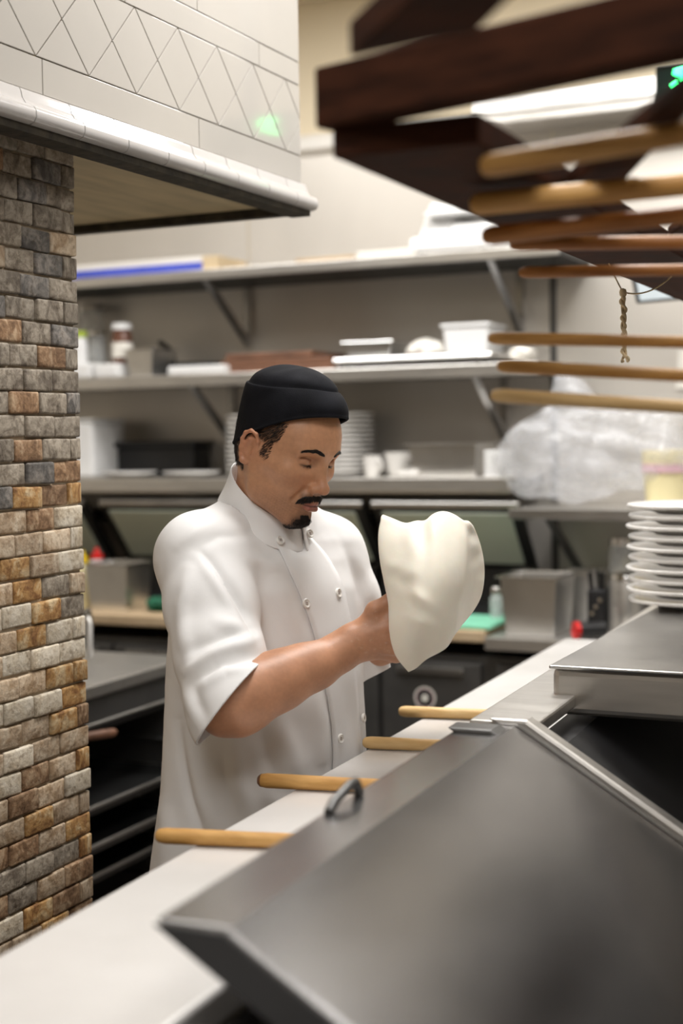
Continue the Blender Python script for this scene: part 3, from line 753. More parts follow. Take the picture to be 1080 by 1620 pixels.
# ------------------------------------------------------------------ things on shelves and counters
def xat(px, Y, py=700): return float(PY(px, py, Y)[0])
def mmpx(px, Y): return float(np.linalg.norm((PY(px+1, 700, Y)-PY(px, 700, Y))))
def hpx(n, px, Y):                                # n picture pixels tall at this place
    return n*abs(float(PY(px, 700, Y)[2]-PY(px, 701, Y)[2]))
def steel_pan(lab, x0, x1, Y, z, h, dep, m='steel_bright', group=None, rimw=.012, name='steel_pan'):
    """open food pan: tapered walls, floor and a flat rim"""
    t = thing(name, ((x0+x1)/2, Y, z), lab, 'pan', group)
    y0, y1 = Y-dep/2, Y+dep/2; k = .012; th = .003
    def ring(e, zz): return [(x0+e, y0+e, zz), (x1-e, y0+e, zz), (x1-e, y1-e, zz), (x0+e, y1-e, zz)]
    L = [ring(k, z), ring(0, z+h), ring(th, z+h), ring(k+th, z+th)]
    vs = [p for r in L for p in r]; fs = [(3, 2, 1, 0), (12, 13, 14, 15)]
    for a in range(3):
        for i in range(4): fs.append((a*4+i, a*4+(i+1) % 4, a*4+4+(i+1) % 4, a*4+4+i))
    MB().add(vs, fs).build('pan_body', m, t, bevel=.004)
    r = MB(); o = ring(-rimw, z+h); i_ = ring(.001, z+h)
    o2 = ring(-rimw, z+h+.004); i2 = ring(.001, z+h+.004)
    vs = o+i_+o2+i2; fs = []
    for i in range(4):
        j = (i+1) % 4; fs += [(i, j, 4+j, 4+i), (8+i, 8+j, 12+j, 12+i), (i, j, 8+j, 8+i), (4+i, 4+j, 12+j, 12+i)]
    r.add(vs, fs).build('rim', 'chrome', t, bevel=.0015)
    return t
def carton(lab, name, x0, x1, Y, z, h, dep, m, cat='box', rz=0, bevel=.004, lidm=None, lidh=.0):
    t = thing(name, ((x0+x1)/2, Y, z), lab, cat)
    c = ((x0+x1)/2, Y, z+h/2)
    MB().box(c, (x1-x0, dep, h), rz).build('box_body', m, t, bevel=bevel)
    if lidm: MB().box((c[0], Y, z+h+lidh/2), (x1-x0+.008, dep+.008, lidh), rz).build('box_lid', lidm, t, bevel=bevel)
    return t
def jar(lab, name, px, Y, z, r, h, m, capm=None, caph=.02, labelm=None, cat='jar', neck=.7):
    x = xat(px, Y); t = thing(name, (x, Y, z), lab, cat)
    MB().lathe([(.001, 0), (r*.94, 0), (r, .006), (r, h*.72), (r*.95, h*.8), (r*neck, h*.9), (r*neck, h), (.001, h)], (x, Y, z), 24).build('jar_body', m, t, smooth=True)
    if capm: MB().lathe([(.001, h), (r*neck*1.12, h), (r*neck*1.12, h+caph*.8), (r*neck*.95, h+caph), (.001, h+caph)], (x, Y, z), 24).build('jar_cap', capm, t, smooth=True)
    if labelm: MB().lathe([(r*1.012, h*.18), (r*1.012, h*.62)], (x, Y, z), 24).build('paper_label', labelm, t, smooth=True)
    return t
SY = SF+.19                                        # middle of the shelves
# --- top shelf
t = thing('paper_roll_box', (xat(250, SY), SY, ZS3), 'long flat blue and white carton lying on the top shelf', 'box')
xa, xb = xat(122, SY-.1), xat(352, SY-.1)
MB().bounds((xa, SY-.17, ZS3+.001), (xb-.03, SY+.06, ZS3+.03)).build('carton_body', 'blue_print', t, bevel=.003)
MB().bounds((xa, SY-.16, ZS3+.03), (xb-.03, SY+.06, ZS3+.052)).build('carton_top', 'paper', t, bevel=.003)
MB().bounds((xb-.03, SY-.165, ZS3+.001), (xb+.03, SY+.055, ZS3+.05)).build('carton_end', 'cardboard', t, bevel=.003)
carton('thin wooden board lying flat on the top shelf', 'flat_board', xat(488, SY-.1), xat(580, SY-.1), SY-.08, ZS3+.001, .014, .2, 'board_wood', 'board')
carton('flat cream paper packet on the top shelf beside the white appliance', 'paper_packet', xat(583, SY-.1), xat(668, SY-.1), SY-.08, ZS3+.001, .022, .2, 'paper', 'packet')
xa, xb = xat(676, SY), xat(806, SY)
t = thing('kitchen_scale', ((xa+xb)/2, SY, ZS3), 'white plastic kitchen scale on the right end of the top shelf', 'scale')
MB().bounds((xa, SY-.15, ZS3+.012), (xb, SY+.15, ZS3+.06)).build('scale_base', 'plastic_white', t, bevel=.014, seg=3)
MB().prism([(xa+.02, SY-.12, ZS3+.06), (xa+.02, SY+.12, ZS3+.06), (xa+.03, SY+.1, ZS3+.19), (xa+.03, SY-.03, ZS3+.19)], (.11, 0, 0)).build('display_head', 'plastic_white', t, bevel=.012, seg=3)
MB().bounds((xa+.13, SY-.11, ZS3+.06), (xb-.02, SY+.11, ZS3+.1)).build('platform_post', 'plastic_white', t, bevel=.012)
MB().bounds((xa+.05, SY-.14, ZS3+.125), (xb-.03, SY+.12, ZS3+.14)).build('weighing_plate', 'plastic_white', t, bevel=.006)
for fx in (xa+.03, xb-.05):
    MB().bounds((fx, SY-.13, ZS3), (fx+.025, SY-.1, ZS3+.013)).build('foot', 'black_matte', t)
    MB().bounds((fx, SY+.1, ZS3), (fx+.025, SY+.13, ZS3+.013)).build('foot', 'black_matte', t)
carton('small brown lump of packing on the top shelf', 'small_packet', xat(590, SY+.08), xat(605, SY+.08), SY+.08, ZS3+.001, .05, .05, 'cardboard', 'packet', bevel=.012)
# --- middle shelf
carton('white plastic tub at the left end of the middle shelf', 'white_tub', xat(112, SY-.08), xat(170, SY-.08), SY-.08, ZS2+.001, .055, .2, 'plastic_white', 'tub', bevel=.01)
carton('small white tub beside the brown jar on the middle shelf', 'white_tub', xat(173, SY-.09), xat(210, SY-.09), SY-.09, ZS2+.001, .05, .18, 'plastic_white', 'tub', bevel=.01)
jar('tall clear storage jar on the middle shelf beside the pillar', 'storage_jar', 148, SY+.11, ZS2+.001, .055, .27, 'clear_glass', 'steel_shelf', .03, neck=.9)
jar('short clear jar in front of the tall one on the middle shelf', 'storage_jar', 158, SY+.04, ZS2+.001, .035, .17, 'clear_glass', 'chrome', .02, neck=.9)
for (px, lab, m, cm, lm, r, h) in ((132, 'small white bottle with green lid on the middle shelf', 'plastic_white', 'green_lid', None, .026, .13),
                                   (197, 'brown spice jar with white cap and label on the middle shelf', 'jar_brown', 'plastic_white', 'paper', .038, .155)):
    base = ZS2+.056 if px == 132 else ZS2+.051
    jar(lab, 'spice_jar', px, SY-.1, base, r, h-.03, m, cm, .022, lm, neck=.85)
steel_pan('square steel pan beside the brown jar on the middle shelf', xat(215, SY-.1), xat(258, SY-.1), SY-.08, ZS2+.001, .095, .16)
PY_ = SY+.055
xa = xat(318, PY_)
t = thing('frying_pan', (xa, PY_, ZS2), 'black frying pan on the middle shelf behind the cap', 'pan')
MB().lathe([(.001, .004), (.092, .004), (.114, .05), (.118, .05), (.096, 0), (.001, 0)], (xa, PY_, ZS2+.001), 36).build('pan_bowl', 'black_iron', t, smooth=True)
MB().tube([(xa-.11, PY_+.02, ZS2+.045), (xa-.15, PY_+.04, ZS2+.11), (xa-.2, PY_+.05, ZS2+.14)], [.008, .009, .01], 10).build('pan_handle', 'black_iron', t, smooth=True)
carton('flat white plastic tray on the edge of the middle shelf', 'plastic_tray', xat(286, SF+.09), xat(374, SF+.09), SF+.06, ZS2+.0015, .03, .1, 'plastic_white', 'tray', bevel=.006)
xa, xb = xat(381, SY), xat(560, SY)
t = thing('wooden_tray_stack', ((xa+xb)/2, SY, ZS2), 'brown wooden serving boards stacked on the middle shelf', 'board')
for i, (a, b, h) in enumerate(((0, 0, .022), (.0, -.02, .022), (.02, -.09, .02))):
    MB().bounds((xa+a, SY-.14, ZS2+.001+i*.0235), (xb+b, SY+.13, ZS2+.001+i*.0235+h)).build('serving_board', 'brown_wood', t, bevel=.005)
xa, xb = xat(560, SY), xat(800, SY)
t = thing('baking_sheet', ((xa+xb)/2, SY, ZS2), 'wide steel baking sheet on the right of the middle shelf', 'tray')
MB().bounds((xa, SY-.15, ZS2+.018), (xb, SY+.15, ZS2+.022)).build('sheet_floor', 'steel', t)
MB().tube([(xa, SY-.15, ZS2+.03), (xb, SY-.15, ZS2+.03), (xb, SY+.15, ZS2+.03), (xa, SY+.15, ZS2+.03), (xa, SY-.15, ZS2+.03)], .009, 8).build('sheet_rim', 'chrome', t, smooth=True)
for xx in (xa+.02, xb-.06): MB().bounds((xx, SY-.12, ZS2), (xx+.04, SY+.12, ZS2+.019)).build('sheet_foot', 'steel_dark', t)
steel_pan('small steel pan standing on the baking sheet', xat(568, SY), xat(638, SY), SY, ZS2+.023, .065, .2)
xa, xb = xat(716, SY), xat(788, SY)
t = thing('plastic_container', ((xa+xb)/2, SY, ZS2), 'white plastic container standing on the baking sheet', 'container')
MB().prism([(xa+.01, SY-.08, ZS2+.023), (xb-.01, SY-.08, ZS2+.023), (xb, SY-.09, ZS2+.125), (xa, SY-.09, ZS2+.125)], (0, .17, 0)).build('container_body', 'plastic_white', t, bevel=.01, seg=3)
MB().bounds((xa-.006, SY-.096, ZS2+.125), (xb+.006, SY+.09, ZS2+.138)).build('container_lid', 'plastic_white', t, bevel=.005)
# crumpled cloth bundles
def lump(name, lab, cat, c, r, m, seed, amp=.25, seg=24, parent=None, zmin=None):
    rr = random.Random(seed); ks = [(Vector((rr.uniform(-1, 1), rr.uniform(-1, 1), rr.uniform(-1, 1))).normalized(), rr.uniform(3, 8), rr.uniform(0, 6)) for _ in range(9)]
    vs = []; fs = []; n = seg; mrows = seg//2
    for i in range(mrows+1):
        th = math.pi*i/mrows
        for k in range(n):
            ph = 2*math.pi*k/n; d = Vector((math.sin(th)*math.cos(ph), math.sin(th)*math.sin(ph), math.cos(th)))
            s = 1+amp*sum(abs(math.sin(d.dot(a)*f+p))-.6 for a, f, p in ks)/4
            v = Vector((c[0]+d.x*r[0]*s, c[1]+d.y*r[1]*s, c[2]+d.z*r[2]*s))
            if zmin is not None and v.z < zmin: v.z = zmin
            vs.append(v)
    for i in range(mrows):
        for k in range(n): fs.append((i*n+k, (i+1)*n+k, (i+1)*n+(k+1) % n, i*n+(k+1) % n))
    o = MB().add(vs, fs).build(name, m, parent, smooth=True, angle=60)
    if lab: tag(o, lab, cat)
    return o
bgc = (xat(678, SY-.05), SY-.05, ZS2+.05)
t = thing('paper_bag', bgc, 'crumpled white paper bag with red print on the baking sheet', 'bag')
lump('bag_body', None, None, bgc, (.065, .08, .042), 'paper', 3, .35, parent=t, zmin=ZS2+.024)
MB().box((bgc[0]-.01, SY-.118, ZS2+.04), (.07, .008, .016)).build('red_print', 'red_plastic', t, bevel=.003)
lump('crumpled_foil', 'crumpled pale wrapping on the right end of the baking sheet', 'wrapping', (xat(828, SY-.02), SY-.02, ZS2+.032), (.04, .07, .028), 'paper', 8, .4, zmin=ZS2+.002)
# --- lowest shelf
carton('tall white plastic box beside the pillar on the lowest shelf', 'white_box', xat(118, SY), xat(173, SY), SY, ZS1+.001, .205, .22, 'plastic_white', 'box', bevel=.012, lidm='plastic_white', lidh=.012)
xa, xb = xat(190, SY+.08), xat(318, SY+.08)
t = thing('black_crate', ((xa+xb)/2, SY+.08, ZS1), 'black plastic crate at the back of the lowest shelf', 'crate')
MB().bounds((xa+.01, SY+.04, ZS1+.001), (xb-.01, SY+.17, ZS1+.11)).build('crate_body', 'black_matte', t, bevel=.01)
MB().bounds((xa, SY+.03, ZS1+.11), (xb, SY+.18, ZS1+.13)).build('crate_rim', 'black_matte', t, bevel=.006)
pm_small = plate_mesh(.105); pm_big = plate_mesh(.122)
def put_plate(me, x, y, z, lab, grp=None):
    o = link('plate', me, 'porcelain', None, smooth=True); o.location = (x, y, z); tag(o, lab, 'plate', grp); return o
put_plate(pm_small, xat(203, SF+.108), SF+.108, ZS1+.001, 'single white plate in front of the white box on the lowest shelf')
put_plate(pm_small, xat(302, SF+.108), SF+.108, ZS1+.001, 'single white plate in front of the black crate')
for i in range(13):
    put_plate(pm_big, xat(410, SY), SY, ZS1+.001+i*.0165, '%s white plate from the top of the stack behind the cook\'s ear' % ORD[12-i], 'plate stack behind the ear')
for i in range(13):
    put_plate(pm_big, xat(538, SY), SY, ZS1+.001+i*.0165, '%s white plate from the top of the stack behind the cook\'s nose' % ORD[12-i], 'plate stack behind the nose')
def cup(px, Y, z, r, h, lab):
    x = xat(px, Y); t = thing('white_cup', (x, Y, z), lab, 'cup')
    MB().lathe([(.001, .001), (r*.7, 0), (r*.85, h*.3), (r, h), (r*.93, h), (r*.78, h*.3), (.001, .008)], (x, Y, z), 26).build('cup_body', 'porcelain', t, smooth=True)
    MB().tube([(x+r*.9, Y-.01, z+h*.8), (x+r*1.35, Y-.02, z+h*.7), (x+r*1.35, Y-.02, z+h*.4), (x+r*.85, Y-.01, z+h*.25)], .005, 8).build('cup_handle', 'porcelain', t, smooth=True)
cup(588, SF+.1, ZS1+.001, .032, .07, 'small white cup beside the plate stack on the lowest shelf')
cup(630, SF+.15, ZS1+.001, .05, .08, 'wider white cup between small cup and steel pan')
carton('little white dish on the lip of the lowest shelf', 'small_dish', xat(632, SF+.05), xat(660, SF+.05), SF+.05, ZS1+.001, .022, .05, 'porcelain', 'dish', bevel=.008)
steel_pan('shallow rectangular steel pan on the lowest shelf left of the plastic bag', xat(664, SY-.05), xat(770, SY-.05), SY-.05, ZS1+.001, .105, .2)
for i in range(5):
    o = carton('%s white square dish from the top of the small stack beside the steel pan' % ORD[4-i], 'square_dish', xat(774, SY-.1), xat(802, SY-.1), SY-.1, ZS1+.001+i*.0175, .014, .12, 'plastic_white', 'dish', bevel=.004); o['group'] = 'small stack of square dishes'
# --- prep counter, left
def bottle(px, Y, z, r, h, m, cm, lab, py=950):
    x = xat(px, Y, py); t = thing('squeeze_bottle', (x, Y, z), lab, 'bottle')
    MB().lathe([(.001, 0), (r, 0), (r, h*.7), (r*.55, h*.84), (r*.5, h*.86), (.001, h*.86)], (x, Y, z), 22).build('bottle_body', m, t, smooth=True)
    MB().lathe([(r*.62, h*.85), (r*.62, h*.93), (r*.3, h*.95), (r*.15, h*1.06), (.001, h*1.06)], (x, Y, z), 18).build('bottle_cap', cm, t, smooth=True)
bottle(155, CF+.24, CZ+.001, .036, .185, 'plastic_white', 'red_plastic', 'white squeeze bottle with a red cap behind the steel pan')
bottle(133, CF+.11, CZ+.001, .03, .185, 'tub_yellow', 'yellow_plastic', 'squeeze bottle with a yellow cap at the pillar edge')
steel_pan('deep square steel pan on the wooden work board beside the pillar', xat(157, CF+.13, 960), xat(222, CF+.13, 960), CF+.13, CZ+.001, .155, .16)
lump('green_cloth', 'crumpled dark green cloth on the work board behind the chef', 'cloth', (xat(258, CF+.14, 960), CF+.14, CZ+.02), (.05, .05, .026), 'green_cloth', 5, .5, zmin=CZ+.001)
# --- prep counter, right
xa, xb = xat(690, CF+.12, 980), xat(792, CF+.12, 980)
tag(MB().bounds((xa, CF+.02, CZ+.0008), (xb, CF+.26, CZ+.014)).build('green_cutting_board', 'green_board', bevel=.004), 'pale green plastic cutting board on the wooden work board', 'board')
jar('small clear salt shaker with steel top on the green board', 'salt_shaker', 782, CF+.2, CZ+.0145, .02, .075, 'clear_glass', 'chrome', .018, cat='shaker')
PZ_ = CZ-.0115
def sx(px, py, Y): return float(PY(px, py, Y)[0])
steel_pan('deep steel food pan on the prep counter right of the green board', sx(800, 990, 3.98), sx(888, 990, 3.98), 4.03, PZ_, .165, .2, 'steel_bright')
steel_pan('second deep steel food pan behind the front one', sx(886, 950, 4.25), sx(948, 950, 4.25), 4.28, CZ+.001, .14, .16, 'steel_bright')
xk = sx(948, 960, 4.13)
t = thing('knife_block', (xk, 4.13, PZ_), 'black holder with bright tool handles beside the steel canister', 'holder')
MB().bounds((xk-.028, 4.09, PZ_), (xk+.028, 4.17, PZ_+.12)).build('block_body', 'black_matte', t, bevel=.006)
for i in range(3):
    MB().tube([(xk-.018+.016*i, 4.11, PZ_+.11), (xk-.02+.018*i, 4.1, PZ_+.17+.012*(i % 2))], [.007, .008], 8).build('tool_handle', 'black_iron' if i != 1 else 'chrome', t, smooth=True)
    MB().lathe([(.001, 0), (.006, 0), (.006, .003), (.001, .003)], (xk-.012+.012*i, 4.089, PZ_+.05+.02*i), 10, Ry).build('rivet', 'chrome', t)
xk = sx(992, 960, 4.05)
t = thing('steel_canister', (xk, 4.05, PZ_), 'shiny steel canister on the prep counter before the plates', 'canister')
MB().lathe([(.001, 0), (.05, 0), (.052, .004), (.052, .165), (.049, .172), (.001, .172)], (xk, 4.05, PZ_), 32).build('canister_body', 'steel_shelf', t, smooth=True)
MB().lathe([(.053, .158), (.0535, .166), (.05, .174), (.02, .18), (.001, .18)], (xk, 4.05, PZ_), 32).build('canister_lid', 'chrome', t, smooth=True)
xk = sx(985, 870, 4.3)
t = thing('glass_jar', (xk, 4.3, CZ+.001), 'clear glass jar of lemons behind the steel canister', 'jar')
MB().lathe([(.001, 0), (.042, 0), (.046, .01), (.046, .2), (.04, .215), (.04, .24), (.036, .24), (.036, .215), (.042, .2), (.042, .012), (.001, .006)], (xk, 4.3, CZ+.001), 28).build('glass_body', 'clear_glass', t, smooth=True)
MB().lathe([(.042, .225), (.042, .245), (.001, .247)], (xk, 4.3, CZ+.001), 28).build('jar_lid', 'chrome', t, smooth=True)
for i, (a, b, zz) in enumerate(((-.018, .0, .03), (.017, .01, .05), (-.012, -.01, .085), (.016, -.004, .11), (-.012, .006, .14), (.012, -.01, .17))):
    o = MB().lathe([(.0005, -.03), (.006, -.026), (.018, -.014), (.021, 0), (.018, .014), (.006, .026), (.0005, .03)], (0, 0, 0), 16).build('lemon', 'lemon', None, smooth=True)
    o.location = (xk+a, 4.3+b, CZ+zz); o.rotation_euler = (.6*i, 1.2+.7*i, .4*i); o.scale = (.9, .9, .9)
    tag(o, 'yellow lemon inside the glass jar', 'lemon', 'lemons in the jar')
# small gadget with red rim on the steel ledge
g = Pz(925, 1000, PZ_+.02)
t = thing('handheld_gadget', (g[0], g[1], PZ_), 'small black gadget with a red rimmed lens on the steel edge', 'gadget')
ax = np.array([-.75, -.6, 0]); ax /= np.linalg.norm(ax); bs = np.array([g[0], g[1], PZ_+.026])
MB().lathe([(.001, -.06), (.02, -.06), (.021, -.05), (.021, .02), (.001, .02)], bs, 22, rot_to(ax)).build('gadget_body', 'black_matte', t, smooth=True)
MB().lathe([(.021, .018), (.025, .02), (.025, .032), (.018, .034), (.016, .03)], bs, 22, rot_to(ax)).build('red_rim', 'red_plastic', t, smooth=True)
MB().lathe([(.017, .028), (.001, .029)], bs, 22, rot_to(ax)).build('lens', 'chrome', t, smooth=True)
# ------------------------------------------------------------------ smooth solid modelling (distance fields -> mesh)
class Field:
    def __init__(s, lo, hi, h):
        s.lo = np.array(lo, float); s.h = h
        s.n = np.ceil((np.array(hi)-s.lo)/h).astype(int)+1
        s.F = np.full(s.n, .5, np.float32)
    def sub(s, lo, hi, pad):
        a = np.clip(np.floor((np.array(lo)-pad-s.lo)/s.h).astype(int), 0, s.n-1)
        b = np.clip(np.ceil((np.array(hi)+pad-s.lo)/s.h).astype(int)+1, 1, s.n)
        sl = tuple(slice(x, y) for x, y in zip(a, b))
        ax = [(s.lo[i]+np.arange(a[i], b[i])*s.h).astype(np.float32) for i in range(3)]
        return sl, np.meshgrid(*ax, indexing='ij')
    def put(s, sl, d, k, mode='+'):
        a = s.F[sl]
        if mode == '+':
            if k <= 0: s.F[sl] = np.minimum(a, d); return
            h = np.maximum(k-np.abs(a-d), 0)/k; s.F[sl] = np.minimum(a, d)-h*h*k*.25
        else:
            d = -d; h = np.maximum(k-np.abs(a-d), 0)/max(k, 1e-6); s.F[sl] = np.maximum(a, d)+h*h*k*.25
    def cone(s, a, b, ra, rb, k=.01, mode='+', flat=None):
        a = np.array(a, float); b = np.array(b, float); r = max(ra, rb)
        sl, (x, y, z) = s.sub(np.minimum(a, b)-r, np.maximum(a, b)+r, k+4*s.h)
        ab = b-a; L2 = float(ab@ab)+1e-12
        px, py, pz = x-a[0], y-a[1], z-a[2]
        t = np.clip((px*ab[0]+py*ab[1]+pz*ab[2])/L2, 0, 1)
        d = np.sqrt((px-t*ab[0])**2+(py-t*ab[1])**2+(pz-t*ab[2])**2)-(ra+(rb-ra)*t)
        s.put(sl, d, k, mode)
    def ell(s, c, r, k=.01, mode='+', R=None):
        c = np.array(c, float); r = np.array(r, float); m = r.max()
        sl, (x, y, z) = s.sub(c-m, c+m, k+4*s.h)
        p = [x-c[0], y-c[1], z-c[2]]
        if R is not None:
            R = np.array(R); p = [R[0][i]*p[0]+R[1][i]*p[1]+R[2][i]*p[2] for i in range(3)]   # into local axes (columns of R)
        k0 = np.sqrt((p[0]/r[0])**2+(p[1]/r[1])**2+(p[2]/r[2])**2)
        k1 = np.sqrt((p[0]/r[0]**2)**2+(p[1]/r[1]**2)**2+(p[2]/r[2]**2)**2)+1e-9
        s.put(sl, k0*(k0-1)/k1, k, mode)
    def chain(s, pts, rad, k=.01, k0=None):
        for i in range(len(pts)-1): s.cone(pts[i], pts[i+1], rad[i], rad[i+1], k if (i or k0 is None) else k0)
    def mesh(s):
        F = s.F; n = np.array(F.shape); neg = F < 0
        cn = tuple(n-1); cnt = np.zeros(cn, np.int16); acc = np.zeros(cn+(3,), np.float32)
        corners = [(i, j, k) for i in (0, 1) for j in (0, 1) for k in (0, 1)]
        def cut(A, c): return A[c[0]:c[0]+cn[0], c[1]:c[1]+cn[1], c[2]:c[2]+cn[2]]
        mixed = np.zeros(cn, np.int8)
        for c in corners: mixed += cut(neg, c)
        act = (mixed > 0) & (mixed < 8); I = np.argwhere(act)
        V = np.zeros((len(I), 3)); W = np.zeros(len(I))
        for c in corners:
            for ax in range(3):
                if c[ax]: continue
                e = list(c); e[ax] = 1
                a = F[I[:, 0]+c[0], I[:, 1]+c[1], I[:, 2]+c[2]]; b = F[I[:, 0]+e[0], I[:, 1]+e[1], I[:, 2]+e[2]]
                m = (a < 0) != (b < 0); t = np.where(m, a/np.where(m, a-b, 1), 0)
                p = np.tile(np.array(c, float), (len(I), 1)); p[:, ax] = t
                V += p*m[:, None]; W += m
        V = V/W[:, None]+I
        idx = np.full(cn, -1, np.int64); idx[tuple(I.T)] = np.arange(len(I))
        Q = []
        for ax in range(3):
            a1, a2 = (ax+1) % 3, (ax+2) % 3
            sa = [slice(None)]*3; sb = [slice(None)]*3; sa[ax] = slice(0, -1); sb[ax] = slice(1, None)
            ch = neg[tuple(sa)] != neg[tuple(sb)]
            E = np.argwhere(ch); E = E[(E[:, a1] > 0) & (E[:, a2] > 0) & (E[:, a1] < n[a1]-1) & (E[:, a2] < n[a2]-1)]
            inside = neg[tuple(E.T)]
            q = []
            for (o1, o2) in ((-1, -1), (0, -1), (0, 0), (-1, 0)):
                c = E.copy(); c[:, a1] += o1; c[:, a2] += o2; q.append(idx[tuple(c.T)])
            q = np.stack(q, 1); q[~inside] = q[~inside][:, ::-1]; Q.append(q)
        Q = np.concatenate(Q); Q = Q[(Q >= 0).all(1)]
        return V*s.h+s.lo, Q
def laplace(V, Q, it=2, lam=.5):
    E = np.concatenate([Q[:, [0, 1]], Q[:, [1, 2]], Q[:, [2, 3]], Q[:, [3, 0]]]); E = np.concatenate([E, E[:, ::-1]])
    deg = np.bincount(E[:, 0], minlength=len(V))[:, None]
    for _ in range(it):
        S_ = np.zeros_like(V)
        for i in range(3): S_[:, i] = np.bincount(E[:, 0], weights=V[E[:, 1], i], minlength=len(V))
        V = V+(S_/np.maximum(deg, 1)-V)*lam
    return V
def normals(V, Q):
    a = V[Q[:, 2]]-V[Q[:, 0]]; b = V[Q[:, 3]]-V[Q[:, 1]]; N = np.cross(a, b); out = np.zeros_like(V)
    for k in range(4):
        for i in range(3): out[:, i] += np.bincount(Q[:, k], weights=N[:, i], minlength=len(V))
    return out/(np.linalg.norm(out, axis=1, keepdims=True)+1e-12)
def np_mesh(name, V, Q):
    me = bpy.data.meshes.new(name); me.vertices.add(len(V)); me.vertices.foreach_set('co', np.asarray(V, np.float32).ravel())
    me.loops.add(Q.size); me.loops.foreach_set('vertex_index', Q.ravel().astype(np.int32))
    me.polygons.add(len(Q)); me.polygons.foreach_set('loop_start', np.arange(0, Q.size, 4, dtype=np.int32))
    me.polygons.foreach_set('loop_total', np.full(len(Q), 4, np.int32)); me.update(calc_edges=True); me.validate()
    me.polygons.foreach_set('use_smooth', np.ones(len(me.polygons), bool)); return me
def unit(v): v = np.array(v, float); return v/np.linalg.norm(v)
def smooth01(x, a, b): t = np.clip((x-a)/(b-a), 0, 1); return t*t*(3-2*t)

# ------------------------------------------------------------------ the chef
chef_foot = c2w(cs(425, 1000, 2.42)); 
chef = thing('person', (chef_foot[0], chef_foot[1], 0), 'cook in white jacket and black skull cap stretching pizza dough behind the counter', 'person')

# --- head, in its own axes: x to his right, y forward, z up, origin between the ears
PSI, THE, ROLL = math.radians(52), math.radians(24), math.radians(0)
fw = np.array([math.sin(PSI), 0, math.cos(PSI)]); rt = np.array([-math.cos(PSI), 0, math.sin(PSI)]); up3 = np.array([0, 1.0, 0])
fwd = fw*math.cos(THE)-up3*math.sin(THE); upd = fw*math.sin(THE)+up3*math.cos(THE)
rt2 = rt*math.cos(ROLL)-upd*math.sin(ROLL); upd2 = upd*math.cos(ROLL)+rt*math.sin(ROLL)
HR = np.stack([rt2, fwd, upd2], 1)                 # head axes -> camera space
HS = .925                                         # head scale
ear_c = cs(398, 706, 2.27)
HC = ear_c - HR @ np.array([.074, -.008, .002])*HS
def h2c(p): return np.asarray(p)*HS @ HR.T + HC
def c2h(p): return (np.asarray(p)-HC) @ HR/HS
H = Field((-.105, -.16, -.20), (.105, .14, .145), .0016)
H.ell((0, -.004, .034), (.0745, .097, .093), .01)
H.ell((0, .03, -.018), (.062, .064, .082), .03)
H.ell((0, .045, .045), (.058, .046, .05), .03)                       # forehead
H.ell((0, .052, -.055), (.042, .042, .043), .02)                     # muzzle base
for s in (-1, 1):
    H.cone((s*.056, .006, -.03), (s*.050, .018, -.066), .014, .015, .03)          # jaw angle
    H.cone((s*.050, .018, -.066), (s*.018, .073, -.096), .014, .014, .022)        # jaw line
    H.ell((s*.046, .062, -.012), (.02, .02, .016), .022)                          # cheekbone
    H.cone((s*.058, .03, -.008), (s*.063, .0, -.003), .011, .01, .02)             # zygomatic arch
    H.cone((s*.012, .0865, .031), (s*.044, .073, .031), .0105, .009, .014)        # brow
H.cone((-.01, .0785, -.0935), (.01, .0785, -.0935), .0145, .0145, .014)           # chin
for s in (-1, 1):
    H.ell((s*.0335, .099, .0135), (.0185, .0195, .013), .013, '-')                 # eye sockets
    H.ell((s*.0325, .0745, .0115), (.0155, .0148, .0125), .003)                   # eyeball under lids
    H.cone((s*.022, .0872, .0068), (s*.044, .0795, .0070), .0011, .0011, .0025, '-')   # lid line, looking down
    H.cone((s*.020, .0895, .0178), (s*.045, .079, .0178), .0012, .0012, .004, '-')     # upper lid fold
# nose
H.cone((0, .0875, .02), (0, .1085, -.022), .0072, .0088, .012)
H.ell((0, .1135, -.0265), (.0105, .0105, .0095), .009)
for s in (-1, 1):
    H.ell((s*.0125, .1015, -.0305), (.0078, .0105, .0082), .006)
    H.ell((s*.0068, .1065, -.0385), (.0036, .0055, .004), .003, '-')
    H.cone((s*.0205, .0985, -.0305), (s*.021, .094, -.0365), .0015, .0012, .004, '-')
    H.cone((s*.022, .092, -.036), (s*.031, .0815, -.058), .0025, .0015, .012, '-')     # smile fold
# lips
H.ell((0, .0935, -.052), (.022, .0105, .0135), .012)
H.cone((-.0045, .1035, -.0555), (-.0185, .0955, -.0605), .0047, .0026, .004)
H.cone((.0045, .1035, -.0555), (.0185, .0955, -.0605), .0047, .0026, .004)
H.cone((-.0095, .1015, -.0672), (.0095, .1015, -.0672), .0062, .0062, .005)
H.cone((-.0055, .1, -.0668), (-.018, .0945, -.0628), .0052, .0022, .004)
H.cone((.0055, .1, -.0668), (.018, .0945, -.0628), .0052, .0022, .004)
H.cone((-.012, .1085, -.0614), (.012, .1085, -.0614), .0013, .0013, .003, '-')
H.cone((.012, .1085, -.0614), (.023, .0975, -.0618), .0013, .0012, .003, '-')
H.cone((-.012, .1085, -.0614), (-.023, .0975, -.0618), .0013, .0012, .003, '-')
H.cone((-.014, .099, -.0795), (.014, .099, -.0795), .0045, .0045, .009, '-')       # fold above the chin
